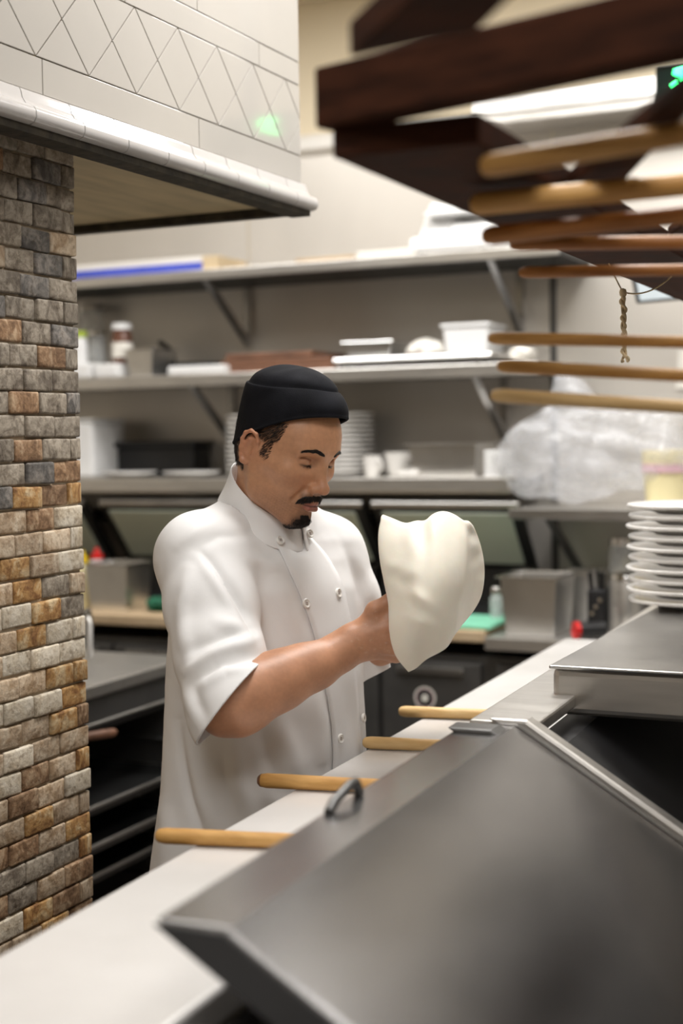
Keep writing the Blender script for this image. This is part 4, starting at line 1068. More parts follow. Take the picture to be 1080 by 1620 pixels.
# ears
for s in (-1, 1):
    a = math.radians(-12)
    def ep(y, z, o): yy = y*math.cos(a)-z*math.sin(a); zz = y*math.sin(a)+z*math.cos(a); return (s*(.0735+o), -.008+yy, .000+zz)
    Re = np.array([[1, 0, 0], [0, math.cos(a), -math.sin(a)], [0, math.sin(a), math.cos(a)]])
    H.ell(ep(-.002, .0, .0015), (.0055, .0165, .028), .006, R=Re)
    rim = [(.013, .006, .002), (.0115, .019, .006), (.003, .0285, .009), (-.0085, .0285, .0115), (-.0165, .0195, .0125), (-.0178, .006, .0115), (-.0145, -.009, .009), (-.009, -.0205, .006), (-.0015, -.0275, .0045), (.0065, -.0265, .003), (.0095, -.019, .001)]
    rr = [.0028, .003, .0032, .0034, .0034, .0032, .003, .0034, .0048, .0045, .003]
    H.chain([ep(*q) for q in rim], rr, .003)
    H.ell(ep(.002, -.002, .010), (.0075, .0075, .0115), .004, '-', R=Re)
    H.ell(ep(-.0035, .0165, .0105), (.005, .006, .0075), .004, '-', R=Re)
    H.chain([ep(-.0085, -.012, .006), ep(-.0105, .002, .0075), ep(-.006, .013, .007), ep(.002, .018, .005)], [.0026, .0028, .0026, .002], .004)
    H.cone(ep(.0115, -.006, .003), ep(.0105, .0005, .004), .0035, .003, .004)        # tragus
# neck (goes down inside the collar)
nb = c2h(cs(421, 838, 2.375)); nm = c2h(cs(418, 790, 2.36))
H.cone((0, -.026, -.02), nm, .052, .0515, .03)
H.cone(nm, nm+(nb-nm)*.8, .0505, .05, .02)
H.cone((.03, .005, -.075), nm+np.array([.012, .03, -.01]), .012, .011, .02)           # sternomastoid
hv, hq = H.mesh(); hv = laplace(hv, hq, 1, .4)
# colours of the skin
def n3(p, f, seed):
    r = np.random.RandomState(seed); o = np.zeros(len(p))
    for i in range(5):
        k = r.normal(size=3)*f; o += np.sin(p@k+r.uniform(0, 6))
    return o/5
def head_colour(p):
    n = len(p); c = np.tile(np.array([.52, .268, .15]), (n, 1))
    x, y, z = p.T; ax = np.abs(x)
    c *= (1+.08*n3(p, 60, 1)+.05*n3(p, 220, 2))[:, None]
    def mixto(col, w): c[:] = c*(1-w[:, None])+np.array(col)*w[:, None]
    front = smooth01(y, .03, .06)
    # warmer nose, cheeks, ears
    mixto((.52, .235, .13), .5*np.exp(-((ax-.03)**2+(y-.08)**2+(z+.02)**2)/.02**2))
    mixto((.5, .2, .115), .45*np.exp(-(x**2+(y-.112)**2+(z+.027)**2)/.013**2))
    mixto((.5, .21, .12), .5*smooth01(ax, .072, .082))
    # beard shadow: jaw and upper lip
    jaw = smooth01(-z, .045, .07)*smooth01(y, -.005, .03)*(1-smooth01(-z, .125, .14))
    spk = .5+.5*np.clip(n3(p, 900, 5)*2, -1, 1)
    mixto((.12, .065, .04), .38*jaw*(.55+.45*spk)*smooth01(y, .0, .05))
    lipz = np.exp(-((z+.046)/.007)**2)*smooth01(y, .082, .092)*(ax < .03)
    mixto((.06, .035, .025), .6*lipz)
    gt = (1-smooth01(-z, .110, .118))*smooth01(-z, .078, .092)*smooth01(y, .06, .075)*(1-smooth01(ax, .018, .034))
    mixto((.05, .03, .022), .75*gt)
    # lips
    lp = np.exp(-((z+.0617)/.0078)**4)*smooth01(y, .0935, .0965)*(1-smooth01(ax, .0165, .0225))
    mixto((.34, .11, .09), .85*lp)
    mixto((.05, .018, .014), .8*np.exp(-((z+.0614)/.0012)**2)*smooth01(y, .092, .096)*(ax < .022))
    # eye area
    mixto((.2, .085, .05), .45*np.exp(-((ax-.033)/.016)**2-((z-.016)/.006)**2)*smooth01(y, .06, .075))
    mixto((.012, .008, .006), .95*np.exp(-((z-.0066)/.0021)**2)*np.exp(-((ax-.033)/.0125)**4)*smooth01(y, .07, .076))
    # scalp under hair
    hair = np.maximum(smooth01(z, .022, .03)*smooth01(-y, -.045, -.03)*(ax > .03), smooth01(-y, .022, .035)*smooth01(z, -.055, -.04))
    mixto((.06, .035, .025), .7*hair*(1-smooth01(ax, .0765, .08)))
    # nostrils
    mixto((.06, .02, .015), .8*np.exp(-((ax-.0068)**2+(y-.1065)**2+(z+.0365)**2)/.0042**2))
    return np.clip(c, 0, 1)
hcol = head_colour(hv)
hv_c = h2c(hv)

# --- upper body, arms and hands in camera space
SHN = cs(322, 892, 2.26); ELN = cs(367, 1106, 2.10); WRN = cs(560, 1016, 2.20)
SHF = cs(512, 885, 2.53); ELF = cs(553, 1042, 2.56); WRF = cs(655, 985, 2.42)
lo = np.array([-.36, -.42, -2.72]); hi = np.array([.28, .02, -1.98])
Bd = Field(lo, hi, .0024)
TC = cs(421, 1000, 2.42)
Bd.cone(cs(420, 800, 2.365), cs(414, 860, 2.39), .044, .046, .02)
Bd.cone(cs(415, 905, 2.41), cs(420, 1150, 2.42), .07, .09, .03)
Bd.cone(cs(412, 890, 2.40), SHN+np.array([.02, -.01, -.02]), .05, .046, .03); Bd.cone(cs(412, 890, 2.40), SHF+np.array([-.02, -.01, 0]), .05, .046, .03)
Bd.chain([SHN+np.array([.02, -.01, -.02]), cs(338, 960, 2.22), cs(350, 1040, 2.165), ELN], [.048, .046, .044, .043], .02)
Bd.chain([SHF+np.array([-.02, -.01, 0]), ELF], [.045, .038], .02)
# near forearm
Bd.chain([ELN, cs(388, 1100, 2.11), cs(440, 1079, 2.135), cs(500, 1053, 2.17), cs(540, 1030, 2.19), WRN], [.046, .0455, .0395, .0325, .0275, .0262], .02)
Bd.cone(cs(352, 1128, 2.10), cs(372, 1122, 2.10), .03, .036, .03)          # elbow point
Bd.cone(cs(400, 1092, 2.115), cs(470, 1058, 2.15), .037, .03, .03)
Bd.chain([ELF, cs(605, 1015, 2.50), WRF], [.042, .035, .026], .02)
Bd.cone(cs(548, 1022, 2.188), cs(552, 1003, 2.187), .009, .009, .02)
def hand(W, K, F_, T, rp, sc=1.0, k=.012):
    """W wrist, K four knuckles, F_ four lists of finger joints, T thumb joints"""
    W = np.array(W)
    for i, kk in enumerate(K):
        kk = np.array(kk); Bd.cone(W+(kk-W)*.12, kk, .0185*sc, rp[i]*sc, k+.008)
        if i: Bd.cone(np.array(K[i-1]), kk, rp[i-1]*sc, rp[i]*sc, k)
    for i, pts in enumerate(F_):
        r0 = (.0098, .0102, .0096, .0085)[i]*sc
        Bd.chain([np.array(K[i])]+[np.array(p) for p in pts], [r0*1.08, r0, r0*.93, r0*.8], .004, .006)
        Bd.ell(np.array(pts[0]), (r0*1.06,)*3, .004)
    Bd.chain([W+(np.array(K[0])-W)*.15]+[np.array(p) for p in T], [.016*sc, .0142*sc, .0115*sc, .009*sc], .006, .012)
# near hand: back of the hand to the viewer, thumb up, fingers under the dough
K = [cs(624, 966, 2.203), cs(633, 988, 2.194), cs(634, 1011, 2.197), cs(626, 1032, 2.208)]
FN = [[cs(664, 958, 2.214), cs(686, 962, 2.236), cs(696, 968, 2.255)],
      [cs(676, 984, 2.205), cs(700, 986, 2.228), cs(710, 990, 2.25)],
      [cs(673, 1008, 2.208), cs(696, 1009, 2.232), cs(704, 1011, 2.254)],
      [cs(657, 1030, 2.22), cs(675, 1029, 2.24), cs(682, 1028, 2.255)]]
TN = [cs(593, 966, 2.192), cs(616, 951, 2.196), cs(650, 944, 2.2)]
hand(WRN, K, FN, TN, [.0158, .0165, .0155, .0142])
Bd.cone(cs(583, 980, 2.172), cs(616, 966, 2.180), .0028, .0034, .007, '-')      # fold under the thumb
for (a, b) in (((580, 1003), (628, 987)), ((580, 1013), (629, 1010)), ((577, 1022), (622, 1031))):
    Bd.cone(cs(*a, 2.181), cs(*b, 2.182), .0035, .0055, .009)                          # tendons to the knuckles
# far hand, behind the dough
K2 = [cs(690, 940, 2.38), cs(698, 958, 2.375), cs(699, 977, 2.375), cs(692, 995, 2.38)]
F2 = [[np.array(k)+np.array([.022, .012, .03]), np.array(k)+np.array([.024, .012, .055]), np.array(k)+np.array([.018, .008, .072])] for k in K2]
T2 = [cs(676, 950, 2.365), cs(690, 930, 2.345), cs(700, 922, 2.32)]
hand(WRF, K2, F2, T2, [.0148, .0155, .0148, .0135])
bv, bq = Bd.mesh(); bv = laplace(bv, bq, 2, .45)
def body_colour(p):
    c = np.tile(np.array([.49, .245, .142]), (len(p), 1)); c *= (1+.09*n3(p, 70, 3)+.06*n3(p, 300, 4))[:, None]
    px = 540-p[:, 0]/p[:, 2]*FPX
    fl = smooth01(px, 520, 590)*np.clip(n3(p, 620, 6)*1.9-.85, 0, 1)*.3      # flour on the hand
    c = c*(1-fl[:, None])+np.array([.75, .68, .6])*fl[:, None]
    kn = smooth01(px, 560, 600)*.22
    c = c*(1-kn[:, None])+np.array([.5, .26, .17])*kn[:, None]
    return np.clip(c, 0, 1)
V = np.concatenate([hv_c, bv]); Q = np.concatenate([hq, bq+len(hv_c)]); C = np.concatenate([hcol, body_colour(bv)])
me = np_mesh('body', c2w(V), Q)
ca = me.color_attributes.new('skin', 'FLOAT_COLOR', 'POINT')
ca.data.foreach_set('color', np.concatenate([C, np.ones((len(C), 1))], 1).astype(np.float32).ravel())
m, nt, b = newmat('skin')
at = nd(nt, 'ShaderNodeAttribute'); at.attribute_name = 'skin'
nz = nd(nt, 'ShaderNodeTexNoise'); nz.inputs['Scale'].default_value = 180; nz.inputs['Detail'].default_value = 4
tcn = nd(nt, 'ShaderNodeTexCoord'); nt.links.new(tcn.outputs['Object'], nz.inputs[0])
hsv = nd(nt, 'ShaderNodeHueSaturation'); mrn = nd(nt, 'ShaderNodeMapRange'); mrn.inputs[3].default_value = .86; mrn.inputs[4].default_value = 1.14
nt.links.new(nz.outputs[0], mrn.inputs[0]); nt.links.new(mrn.outputs[0], hsv.inputs['Value'])
nt.links.new(at.outputs['Color'], hsv.inputs['Color']); nt.links.new(hsv.outputs[0], b.inputs['Base Color'])
b.inputs['Roughness'].default_value = .42; b.inputs['Specular IOR Level'].default_value = .45
b.inputs['Subsurface Weight'].default_value = .12; b.inputs['Subsurface Radius'].default_value = (.01, .004, .002); b.inputs['Subsurface Scale'].default_value = 1
bpn = nd(nt, 'ShaderNodeBump'); bpn.inputs['Strength'].default_value = .25; bpn.inputs['Distance'].default_value = .0008
nz2 = nd(nt, 'ShaderNodeTexNoise'); nz2.inputs['Scale'].default_value = 900; nt.links.new(tcn.outputs['Object'], nz2.inputs[0])
nt.links.new(nz2.outputs[0], bpn.inputs['Height']); nt.links.new(bpn.outputs[0], b.inputs['Normal'])
body = link('body', me, 'skin', chef)

# --- skull cap
def cap_surface():
    nphi = 96; lev = []
    # rim height and outline for each direction (head axes); phi 0 = front
    out = []
    for i in range(nphi):
        ph = 2*math.pi*i/nphi; cf, sf = math.cos(ph), math.sin(ph)
        a, bb = .0805, .1005
        r = 1/math.sqrt((sf/a)**2+(cf/bb)**2)
        rz = .034+.064*cf+.002*math.cos(2*ph)                       # rim: high on the brow, low on the nape
        tz = .112+.022*cf                                          # seam between band and crown
        out.append((ph, r*(1-.0*cf), rz, tz))
    return out
prof = cap_surface(); rows = []
nl = 7; nc = 9
def crow(fn): rows.append([fn(*q) for q in prof])
def P3(ph, r, z): return (math.sin(ph)*r, math.cos(ph)*r-.004, z)
def tp_(ph, r, u): return r-.011*max(0, -math.cos(ph))*(1-u)**2
crow(lambda ph, r, a, t: P3(ph, tp_(ph, r, 0)-.003, a+.001)); crow(lambda ph, r, a, t: P3(ph, tp_(ph, r, 0)-.0005, a-.001))
crow(lambda ph, r, a, t: P3(ph, tp_(ph, r, 0)+.0018, a+.0005)); crow(lambda ph, r, a, t: P3(ph, tp_(ph, r, .02)+.0022, a+.0035)); crow(lambda ph, r, a, t: P3(ph, tp_(ph, r, .04)+.0004, a+.0055))
for i in range(1, nl):
    u = i/nl
    crow(lambda ph, r, a, t, u=u: P3(ph, tp_(ph, r, u)+.0015*math.sin(ph*5+u*3)*u-(.010+.017*max(0, math.cos(ph)))*u*u*(1 if math.cos(ph) > 0 else 1+1.6*math.cos(ph)), a+.0055+(t-a-.0055)*u))
def rtop(ph, r): return r-(.010+.017*max(0, math.cos(ph)))*(1 if math.cos(ph) > 0 else 1+1.6*math.cos(ph))
crow(lambda ph, r, a, t: P3(ph, rtop(ph, r)-.001, t)); crow(lambda ph, r, a, t: P3(ph, rtop(ph, r)-.0035, t+.0012)); crow(lambda ph, r, a, t: P3(ph, rtop(ph, r)-.0055, t-.0002))
for i in range(1, nc+1):
    u = i/nc
    def f(ph, r, a, t, u=u):
        R0_ = rtop(ph, r)-.0065; wr = .0012*math.sin(math.sin(ph)*u*7+1)*math.sin(u*math.pi)+.001*math.sin(math.cos(ph)*u*9+2)*math.sin(u*math.pi)
        zt = .128; return P3(ph, R0_*math.cos(u*math.pi/2)**.85 if u < 1 else .0001, t*(1-u)+zt*u+.026*math.sin(u*math.pi/2)+wr)
    crow(f)
CP = c2w(h2c(np.array(rows)))
cp = MB(); nph = len(prof)
cp.add(CP.reshape(-1, 3), [(i*nph+j, i*nph+(j+1) % nph, (i+1)*nph+(j+1) % nph, (i+1)*nph+j) for i in range(len(rows)-1) for j in range(nph)])
cap = cp.build('skull_cap', 'cap_cloth', chef, smooth=True, angle=180)
md = cap.modifiers.new('sub', 'SUBSURF'); md.levels = 1; md.render_levels = 2

# --- hair as short strands on the head surface
hbv = BVHTree.FromPolygons([Vector(p) for p in hv], [tuple(q) for q in hq])
def strands(name, pts, dirs, length, width, seed, m='hair', lift=.25, parent=chef, curl=.3):
    r = random.Random(seed); mb = MB()
    for p, d in zip(pts, dirs):
        loc, nrm, _, _ = hbv.find_nearest(Vector(p))
        if loc is None: continue
        d = Vector(d); d = (d-nrm*d.dot(nrm)); 
        if d.length < 1e-6: continue
        d = (d.normalized()+Vector((r.uniform(-1, 1), r.uniform(-1, 1), r.uniform(-1, 1)))*curl*.5).normalized()
        L = length*r.uniform(.6, 1.2); w = width*r.uniform(.7, 1.2); sd = d.cross(nrm).normalized()*w
        a = loc-nrm*.0006; bmid = loc+d*L*.55+nrm*(L*lift); e = loc+d*L+nrm*(L*lift*.9)
        q = [a-sd, a+sd, a+nrm*w*1.2, bmid-sd*.8, bmid+sd*.8, bmid+nrm*w, e]
        q = [Vector(c2w(h2c(np.array(v)))) for v in q]
        mb.add(q, [(0, 1, 4, 3), (1, 2, 5, 4), (2, 0, 3, 5), (3, 4, 6), (4, 5, 6), (5, 3, 6)])
    return mb.build(name, m, parent, smooth=True, angle=180)
r = random.Random(4)
pts = []; ds = []
for _ in range(9000):                                  # sides and nape
    s = r.choice((-1, 1, 1)); y = r.uniform(-.098, .062); z = r.uniform(-.06, .07)
    if y > -.028:
        if z < .024+max(0, (y-.02))*.35: 
            if not (.018 < y < .036 and z > -.004+(.036-y)*.2): continue         # sideburn
        if y > .05-.25*max(0, .055-z): continue
    else:
        if z < -.052+(-.02-y)*.05: continue
    pts.append((s*(.074 if y > -.05 else .06*max(0.0, (1-((y+.02)/.085)**2))**.5), y, z)); ds.append((0, -.65 if y > 0 else -.2, -1))
strands('hair', pts, ds, .0085, .00032, 11)
for s in (-1, 1):
    pts = []; ds = []
    for _ in range(850):
        u = r.random(); x = .0115+u*.038; zc = .0285+.0062*math.sin(u*2.3)-.004*u**3; hw = .0036*(1-u*.55)*min(1, .5+u*3)
        pts.append((s*x, .104-.5*max(0, x-.012), zc+.002+r.uniform(-hw, hw))); ds.append((s*1, -.3, .35 if u < .5 else -.3))
    strands('eyebrow', pts, ds, .0068, .00034, 12+s, lift=.1)
    pts = []; ds = []
    for _ in range(110):
        u = r.random(); x = .021+u*.024; pts.append((s*x, .087-.3*(x-.021), .0068)); ds.append((s*(.3+u*.4), .8, -.75))
    strands('eyelashes', pts, ds, .0055, .00026, 22+s, lift=.5, curl=.15)
pts = []; ds = []
for _ in range(1100):
    x = r.uniform(-1, 1); ax = abs(x); w = .0052*(1-.55*ax**3)
    pts.append((x*.0265, .1-.012*ax*ax, -.0455-.0125*ax**2.2+r.uniform(-w, w)*(.35+.65*min(1, ax*3)))); ds.append((x*1.1, .2, -1))
strands('moustache', pts, ds, .0075, .0004, 31, lift=.2)
pts = []; ds = []
for _ in range(1500):
    x = r.gauss(0, .012); z = r.uniform(-.112, -.083)
    if abs(x) > .028 or (z > -.09 and abs(x) > .011): continue
    pts.append((x, .092 if z > -.1 else .085-1.2*(-.1-z), z)); ds.append((x*6, .25, -1))
for _ in range(0):                                    # sparse jaw beard
    s = r.choice((-1, 1)); u = r.random(); pts.append((s*(.022+.03*u), .075-.055*u, -.103+.03*u+r.uniform(-.006, .008))); ds.append((0, .1, -1))
strands('goatee', pts, ds, .0082, .0004, 41, lift=.22)

# --- jacket
TD = 2.42
bfw = np.array([math.sin(math.radians(60)), 0, math.cos(math.radians(60))]); brt = np.array([-math.cos(math.radians(60)), 0, math.sin(math.radians(60))])
TAB = np.array([  # picture row, axis column, half width, half depth
    [822, 416, .05, .045], [838, 414, .08, .07], [855, 414, .13, .092], [885, 416, .163, .112], [930, 420, .176, .128], [1000, 422, .18, .140], [1080, 421, .18, .146],
    [1160, 421, .182, .150], [1250, 420, .186, .155], [1320, 417, .192, .162], [1400, 414, .2, .170], [1500, 412, .205, .175]])
yy_t = (810-TAB[:, 0])/FPX*TD; xx_t = (TAB[:, 1]-540)/FPX*TD
J = Field((-.42, -.70, -2.80), (.18, .06, -1.98), .0035)
X_, Y_, Z_ = np.meshgrid(*[(J.lo[i]+np.arange(J.n[i])*J.h).astype(np.float32) for i in range(3)], indexing='ij')
def tab(col): return np.interp(J.lo[1]+np.arange(J.n[1])*J.h, yy_t[::-1], col[::-1]).astype(np.float32)[None, :, None]
cx = tab(xx_t); a_ = tab(TAB[:, 2]); b_ = tab(TAB[:, 3])
dx_ = X_-cx; dz_ = Z_+TD
u_ = dx_*bfw[0]+dz_*bfw[2]; v_ = dx_*brt[0]+dz_*brt[2]
q_ = ((np.abs(v_)/a_)**2.35+(np.abs(u_)/b_)**2.35)**(1/2.35)
d_t = (q_-1)*np.minimum(a_, b_)
d_t = np.maximum(d_t, Y_-float(yy_t[0]))
J.F = np.minimum(J.F, d_t.astype(np.float32))
del X_, Y_, Z_, q_, u_, v_, dx_, dz_, d_t
J.cone(cs(404, 830, 2.40), cs(320, 880, 2.28), .058, .066, .05); J.cone(cs(440, 832, 2.42), cs(515, 876, 2.53), .058, .062, .05)
# near sleeve
J.chain([cs(318, 886, 2.26), cs(334, 960, 2.215), cs(348, 1040, 2.16), cs(372, 1120, 2.10), cs(402, 1195, 2.05)], [.066, .0665, .063, .066, .069], .022, .035)
# far sleeve
J.chain([cs(515, 880, 2.53), cs(545, 950, 2.535), cs(561, 1020, 2.54), cs(574, 1090, 2.54), cs(582, 1130, 2.54)], [.06, .058, .053, .05, .05], .02, .035)
jv, jq = J.mesh(); jv = laplace(jv, jq, 3, .5)
# folds: ridges (+) and valleys (-) traced on the cloth, in picture rows and columns; width in px, height in mm
FOLDS = [
    (+5.0, 11, [(300, 905), (290, 960), (292, 1010), (300, 1055)]),
    (+8.0, 10, [(300, 1065), (335, 1040), (370, 1024), (402, 1014)]),
    (-7.0, 10, [(318, 1072), (345, 1058), (385, 1045), (410, 1042)]),
    (+5.5, 9, [(330, 1082), (355, 1062), (385, 1058)]),
    (-5.0, 11, [(292, 1035), (330, 1018), (368, 1004), (396, 998)]),
    (+4.5, 10, [(345, 985), (375, 995), (400, 1008)]),
    (+3.5, 10, [(316, 880), (345, 925), (372, 970)]),
    (-3.5, 10, [(334, 890), (362, 930), (388, 975)]),
    (-6.0, 7, [(318, 876), (345, 905), (372, 945), (392, 985), (405, 1015)]),
    (+3.0, 8, [(290, 1080), (305, 1120), (320, 1150)]),
    (-3.0, 9, [(306, 1075), (318, 1115), (330, 1140)]),
    (+4.0, 14, [(430, 905), (455, 960), (478, 1010)]),
    (-3.0, 14, [(405, 905), (430, 965), (455, 1015)]),
    (+3.5, 12, [(540, 880), (552, 930), (556, 985)]),
    (-4.0, 9, [(548, 870), (560, 915), (572, 960)]),
    (+3.0, 9, [(562, 880), (582, 925), (590, 960)]),
    (-5.0, 8, [(285, 1140), (292, 1200), (303, 1260), (318, 1310), (338, 1345)]),
    (+4.0, 12, [(300, 1150), (310, 1215), (322, 1265), (345, 1315)]),
    (+5.0, 16, [(440, 1130), (455, 1180), (468, 1235)]),
    (-4.5, 15, [(415, 1150), (425, 1200), (440, 1250)]),
    (+4.0, 14, [(372, 1180), (380, 1240), (400, 1290)]),
    (-4.0, 14, [(345, 1180), (358, 1240), (372, 1300)]),
    (+4.0, 12, [(500, 1100), (508, 1150), (510, 1200)]),
    (-3.5, 10, [(545, 1090), (552, 1140), (560, 1190)]),
    (+5.0, 14, [(262, 1270), (268, 1320), (258, 1362)]),
    (+3.0, 9, [(285, 865), (310, 842), (345, 825)]),
    (-3.0, 9, [(310, 870), (345, 850), (385, 848)]),
    (+3.0, 10, [(395, 880), (425, 895), (450, 900)]),
]
N = normals(jv, jq)
jx = 540-jv[:, 0]/jv[:, 2]*FPX; jy = 810+jv[:, 1]/jv[:, 2]*FPX
view = -jv/np.linalg.norm(jv, axis=1, keepdims=True)
face = smooth01((N*view).sum(1), -.05, .25)
disp = np.zeros(len(jv))
for amp, w, pl in FOLDS:
    best = np.full(len(jv), 1e9); tt = np.zeros(len(jv)); n = len(pl)-1
    for i in range(n):
        a = np.array(pl[i], float); bb = np.array(pl[i+1], float); ab = bb-a
        t = np.clip(((jx-a[0])*ab[0]+(jy-a[1])*ab[1])/(ab@ab), 0, 1)
        dd = np.hypot(jx-a[0]-t*ab[0], jy-a[1]-t*ab[1]); mk = dd < best; best = np.where(mk, dd, best); tt = np.where(mk, (i+t)/n, tt)
    disp += amp*.0014*np.exp(-(best/w)**2)*(.35+.65*np.sin(np.clip(tt, 0, 1)*math.pi))
disp *= face
disp += .0011*n3(jv, 38, 9)+.0005*n3(jv, 90, 10)
jv = jv+N*disp[:, None]
jv = laplace(jv, jq, 1, .3)
# seam ring where the sleeve is sewn in
me = np_mesh('jacket', c2w(jv), jq)
bm = bmesh.new(); bm.from_mesh(me)
def cut(center, nrm, sel):
    """open the cloth: drop what lies beyond the plane, only among the chosen faces"""
    co = Vector(c2w(center)); no = Vector(CM @ np.array(nrm, float)).normalized()
    fs = [f for f in bm.faces if sel(f.calc_center_median())]
    geom = list({v for f in fs for v in f.verts})+list({e for f in fs for e in f.edges})+fs
    bmesh.ops.bisect_plane(bm, geom=geom, plane_co=co, plane_no=no, clear_outer=True, dist=1e-6)
def w2c(p): return CM.T @ (np.array(p)-CAM)
def near_cuff(p):
    c = w2c(p); px = 540-c[0]/c[2]*FPX; py = 810+c[1]/c[2]*FPX
    A0, A1 = cs(348, 1040, 2.16), cs(402, 1195, 2.05); ab = A1-A0; t = np.clip((c-A0)@ab/(ab@ab), -.3, 1)
    return c[2] > -2.23 and py > 1010 and np.linalg.norm(c-A0-t*ab) < .088
def far_cuff(p):
    c = w2c(p); px = 540-c[0]/c[2]*FPX; py = 810+c[1]/c[2]*FPX
    ax = np.array(cs(566, 1062, 2.54)); return px > 500 and py > 1030 and c[2] < -2.40 and np.hypot(c[0]-(ax[0]+(py-1062)*.00012), c[2]-ax[2]) < .075
cut(cs(370, 1106, 2.10), (.79, -.60, .12), near_cuff)
cut(cs(592, 1066, 2.54), (.42, -.9, .05), far_cuff)
cut(cs(330, 1372, 2.42), (.03, -1, .0), lambda p: True)
nc_ = np.cross(np.array([-.026, -.004, .046]), np.array([.0445, -.036, .030])); nc_ = nc_*np.sign(nc_[1])
cut(cs(424, 816, 2.385), nc_, lambda p: np.linalg.norm(w2c(p)-cs(416, 806, 2.37)) < .074)
bm.to_mesh(me); bm.free()
me.polygons.foreach_set('use_smooth', np.ones(len(me.polygons), bool))
jacket = link('jacket', me, 'cotton', chef)
md = jacket.modifiers.new('thick', 'SOLIDIFY'); md.thickness = .0032; md.offset = 1
# surface lookup from the viewer's side
bmj = bmesh.new(); bmj.from_mesh(me); jt = BVHTree.FromBMesh(bmj); bmj.free()
def on_jacket(px, py, off=.0):
    d = Vector(ray(px, py)).normalized(); h = jt.ray_cast(Vector(CAM), d)
    if h[0] is None: return None, None
    nrm = h[1] if h[1].dot(d) < 0 else -h[1]
    return h[0]+nrm*(off+.0032), nrm
# front overlap: a second layer of cloth with its own edge
L_ = [(432, 858), (449, 895), (468, 935), (487, 985), (502, 1040), (513, 1100), (520, 1150), (523, 1200), (520, 1250)]
R_ = [(486, 848), (515, 880), (540, 925), (552, 985), (558, 1040), (562, 1100), (566, 1150), (570, 1200), (572, 1250)]
def samp(pl, n):
    pl = np.array(pl, float); s = np.concatenate([[0], np.cumsum(np.hypot(*np.diff(pl, axis=0).T))]); t = np.linspace(0, s[-1], n)
    return np.stack([np.interp(t, s, pl[:, 0]), np.interp(t, s, pl[:, 1])], 1)
Ls, Rs = samp(L_, 40), samp(R_, 40)
G = []
for a, bb in zip(Ls, Rs):
    rowp = []
    for k in range(9):
        u = k/8; p = a+(bb-a)*u
        hpt, _n = on_jacket(p[0], p[1], .0028 if u < .85 else .0028*(1-u)/.15)
        if hpt is None: hpt = rowp[-1] if rowp else Vector(c2w(cs(p[0], p[1], 2.3)))
        rowp.append(hpt)
    G.append([np.array(v) for v in rowp])
G = np.array(G)
for _ in range(2): G[1:-1, :] = .5*G[1:-1, :]+.25*(G[:-2, :]+G[2:, :])
pf = MB().grid(G).build('front_overlap', 'cotton', chef, smooth=True, angle=180)
md = pf.modifiers.new('thick', 'SOLIDIFY'); md.thickness = .0028; md.offset = 0
# collar: stand-up band, open at the front
def collar_pt(a, hgt, grow):
    """a: 0 front, round by his right (near) side, pi at the nape"""
    Cc = cs(420, 812, 2.372)
    e1 = np.array([.0475, -.039, .032]); e2 = np.array([-.030, -.004, .053])
    base = Cc + e1*math.cos(a)*grow + e2*math.sin(a)*1.12*grow
    upv = unit(np.array([.14, 1, .02]))
    return base + upv*hgt*(1 + (.28 if math.cos(a) < 0 else 0)*(-math.cos(a)) - .22*max(0, math.cos(a)))
rows = []
for (hgt, g) in ((-.016, 1.32), (-.002, 1.22), (.012, 1.14), (.026, 1.09), (.037, 1.07)):
    rows.append([collar_pt(a, hgt, g) for a in np.linspace(math.radians(-14), math.radians(352), 60)])
R_c = np.array(rows)
R_c[:, -6:] += np.linspace(0, 1, 6)[None, :, None]*np.array([.004, -.003, .008])
cl = MB().grid(c2w(R_c)).build('collar', 'cotton', chef, smooth=True, angle=180)
md = cl.modifiers.new('thick', 'SOLIDIFY'); md.thickness = .0034; md.offset = 0
md = cl.modifiers.new('sub', 'SUBSURF'); md.levels = 1; md.render_levels = 2
# cuff bands (stitched hems) follow the cut edges
def hem(name, edge_sel, off):
    pass
# buttons
def button(px, py, r=.0078):
    p, nrm = on_jacket(px, py, .0055 if py > 900 else .009)
    if p is None: return
    M3 = nrm.to_track_quat('Z', 'Y').to_matrix()
    bt = MB().lathe([(.0008, -.003), (r*.9, -.003), (r, -.001), (r, .0008), (r*.86, .0018), (r*.68, .0012), (r*.6, .0004), (.0008, .0004)], p, 26, M3).build('button', 'button', chef, smooth=True)
    hs_ = MB()
    for a in range(4):
        o = M3 @ Vector((math.cos(a*math.pi/2+.6)*r*.24, math.sin(a*math.pi/2+.6)*r*.24, .0005)); hs_.lathe([(.0001, 0), (.0009, 0), (.0009, .0003), (.0001, .0003)], p+o, 8, M3)
    hs_.build('button_holes', 'jar_brown', bt)
for q in ((437, 860), (482, 848), (479, 956), (529, 939), (532, 1168), (568, 1136), (508, 1062), (552, 1040)):
    if q in ((508, 1062), (552, 1040)): continue      # hidden behind the forearm in the picture
    button(*q)
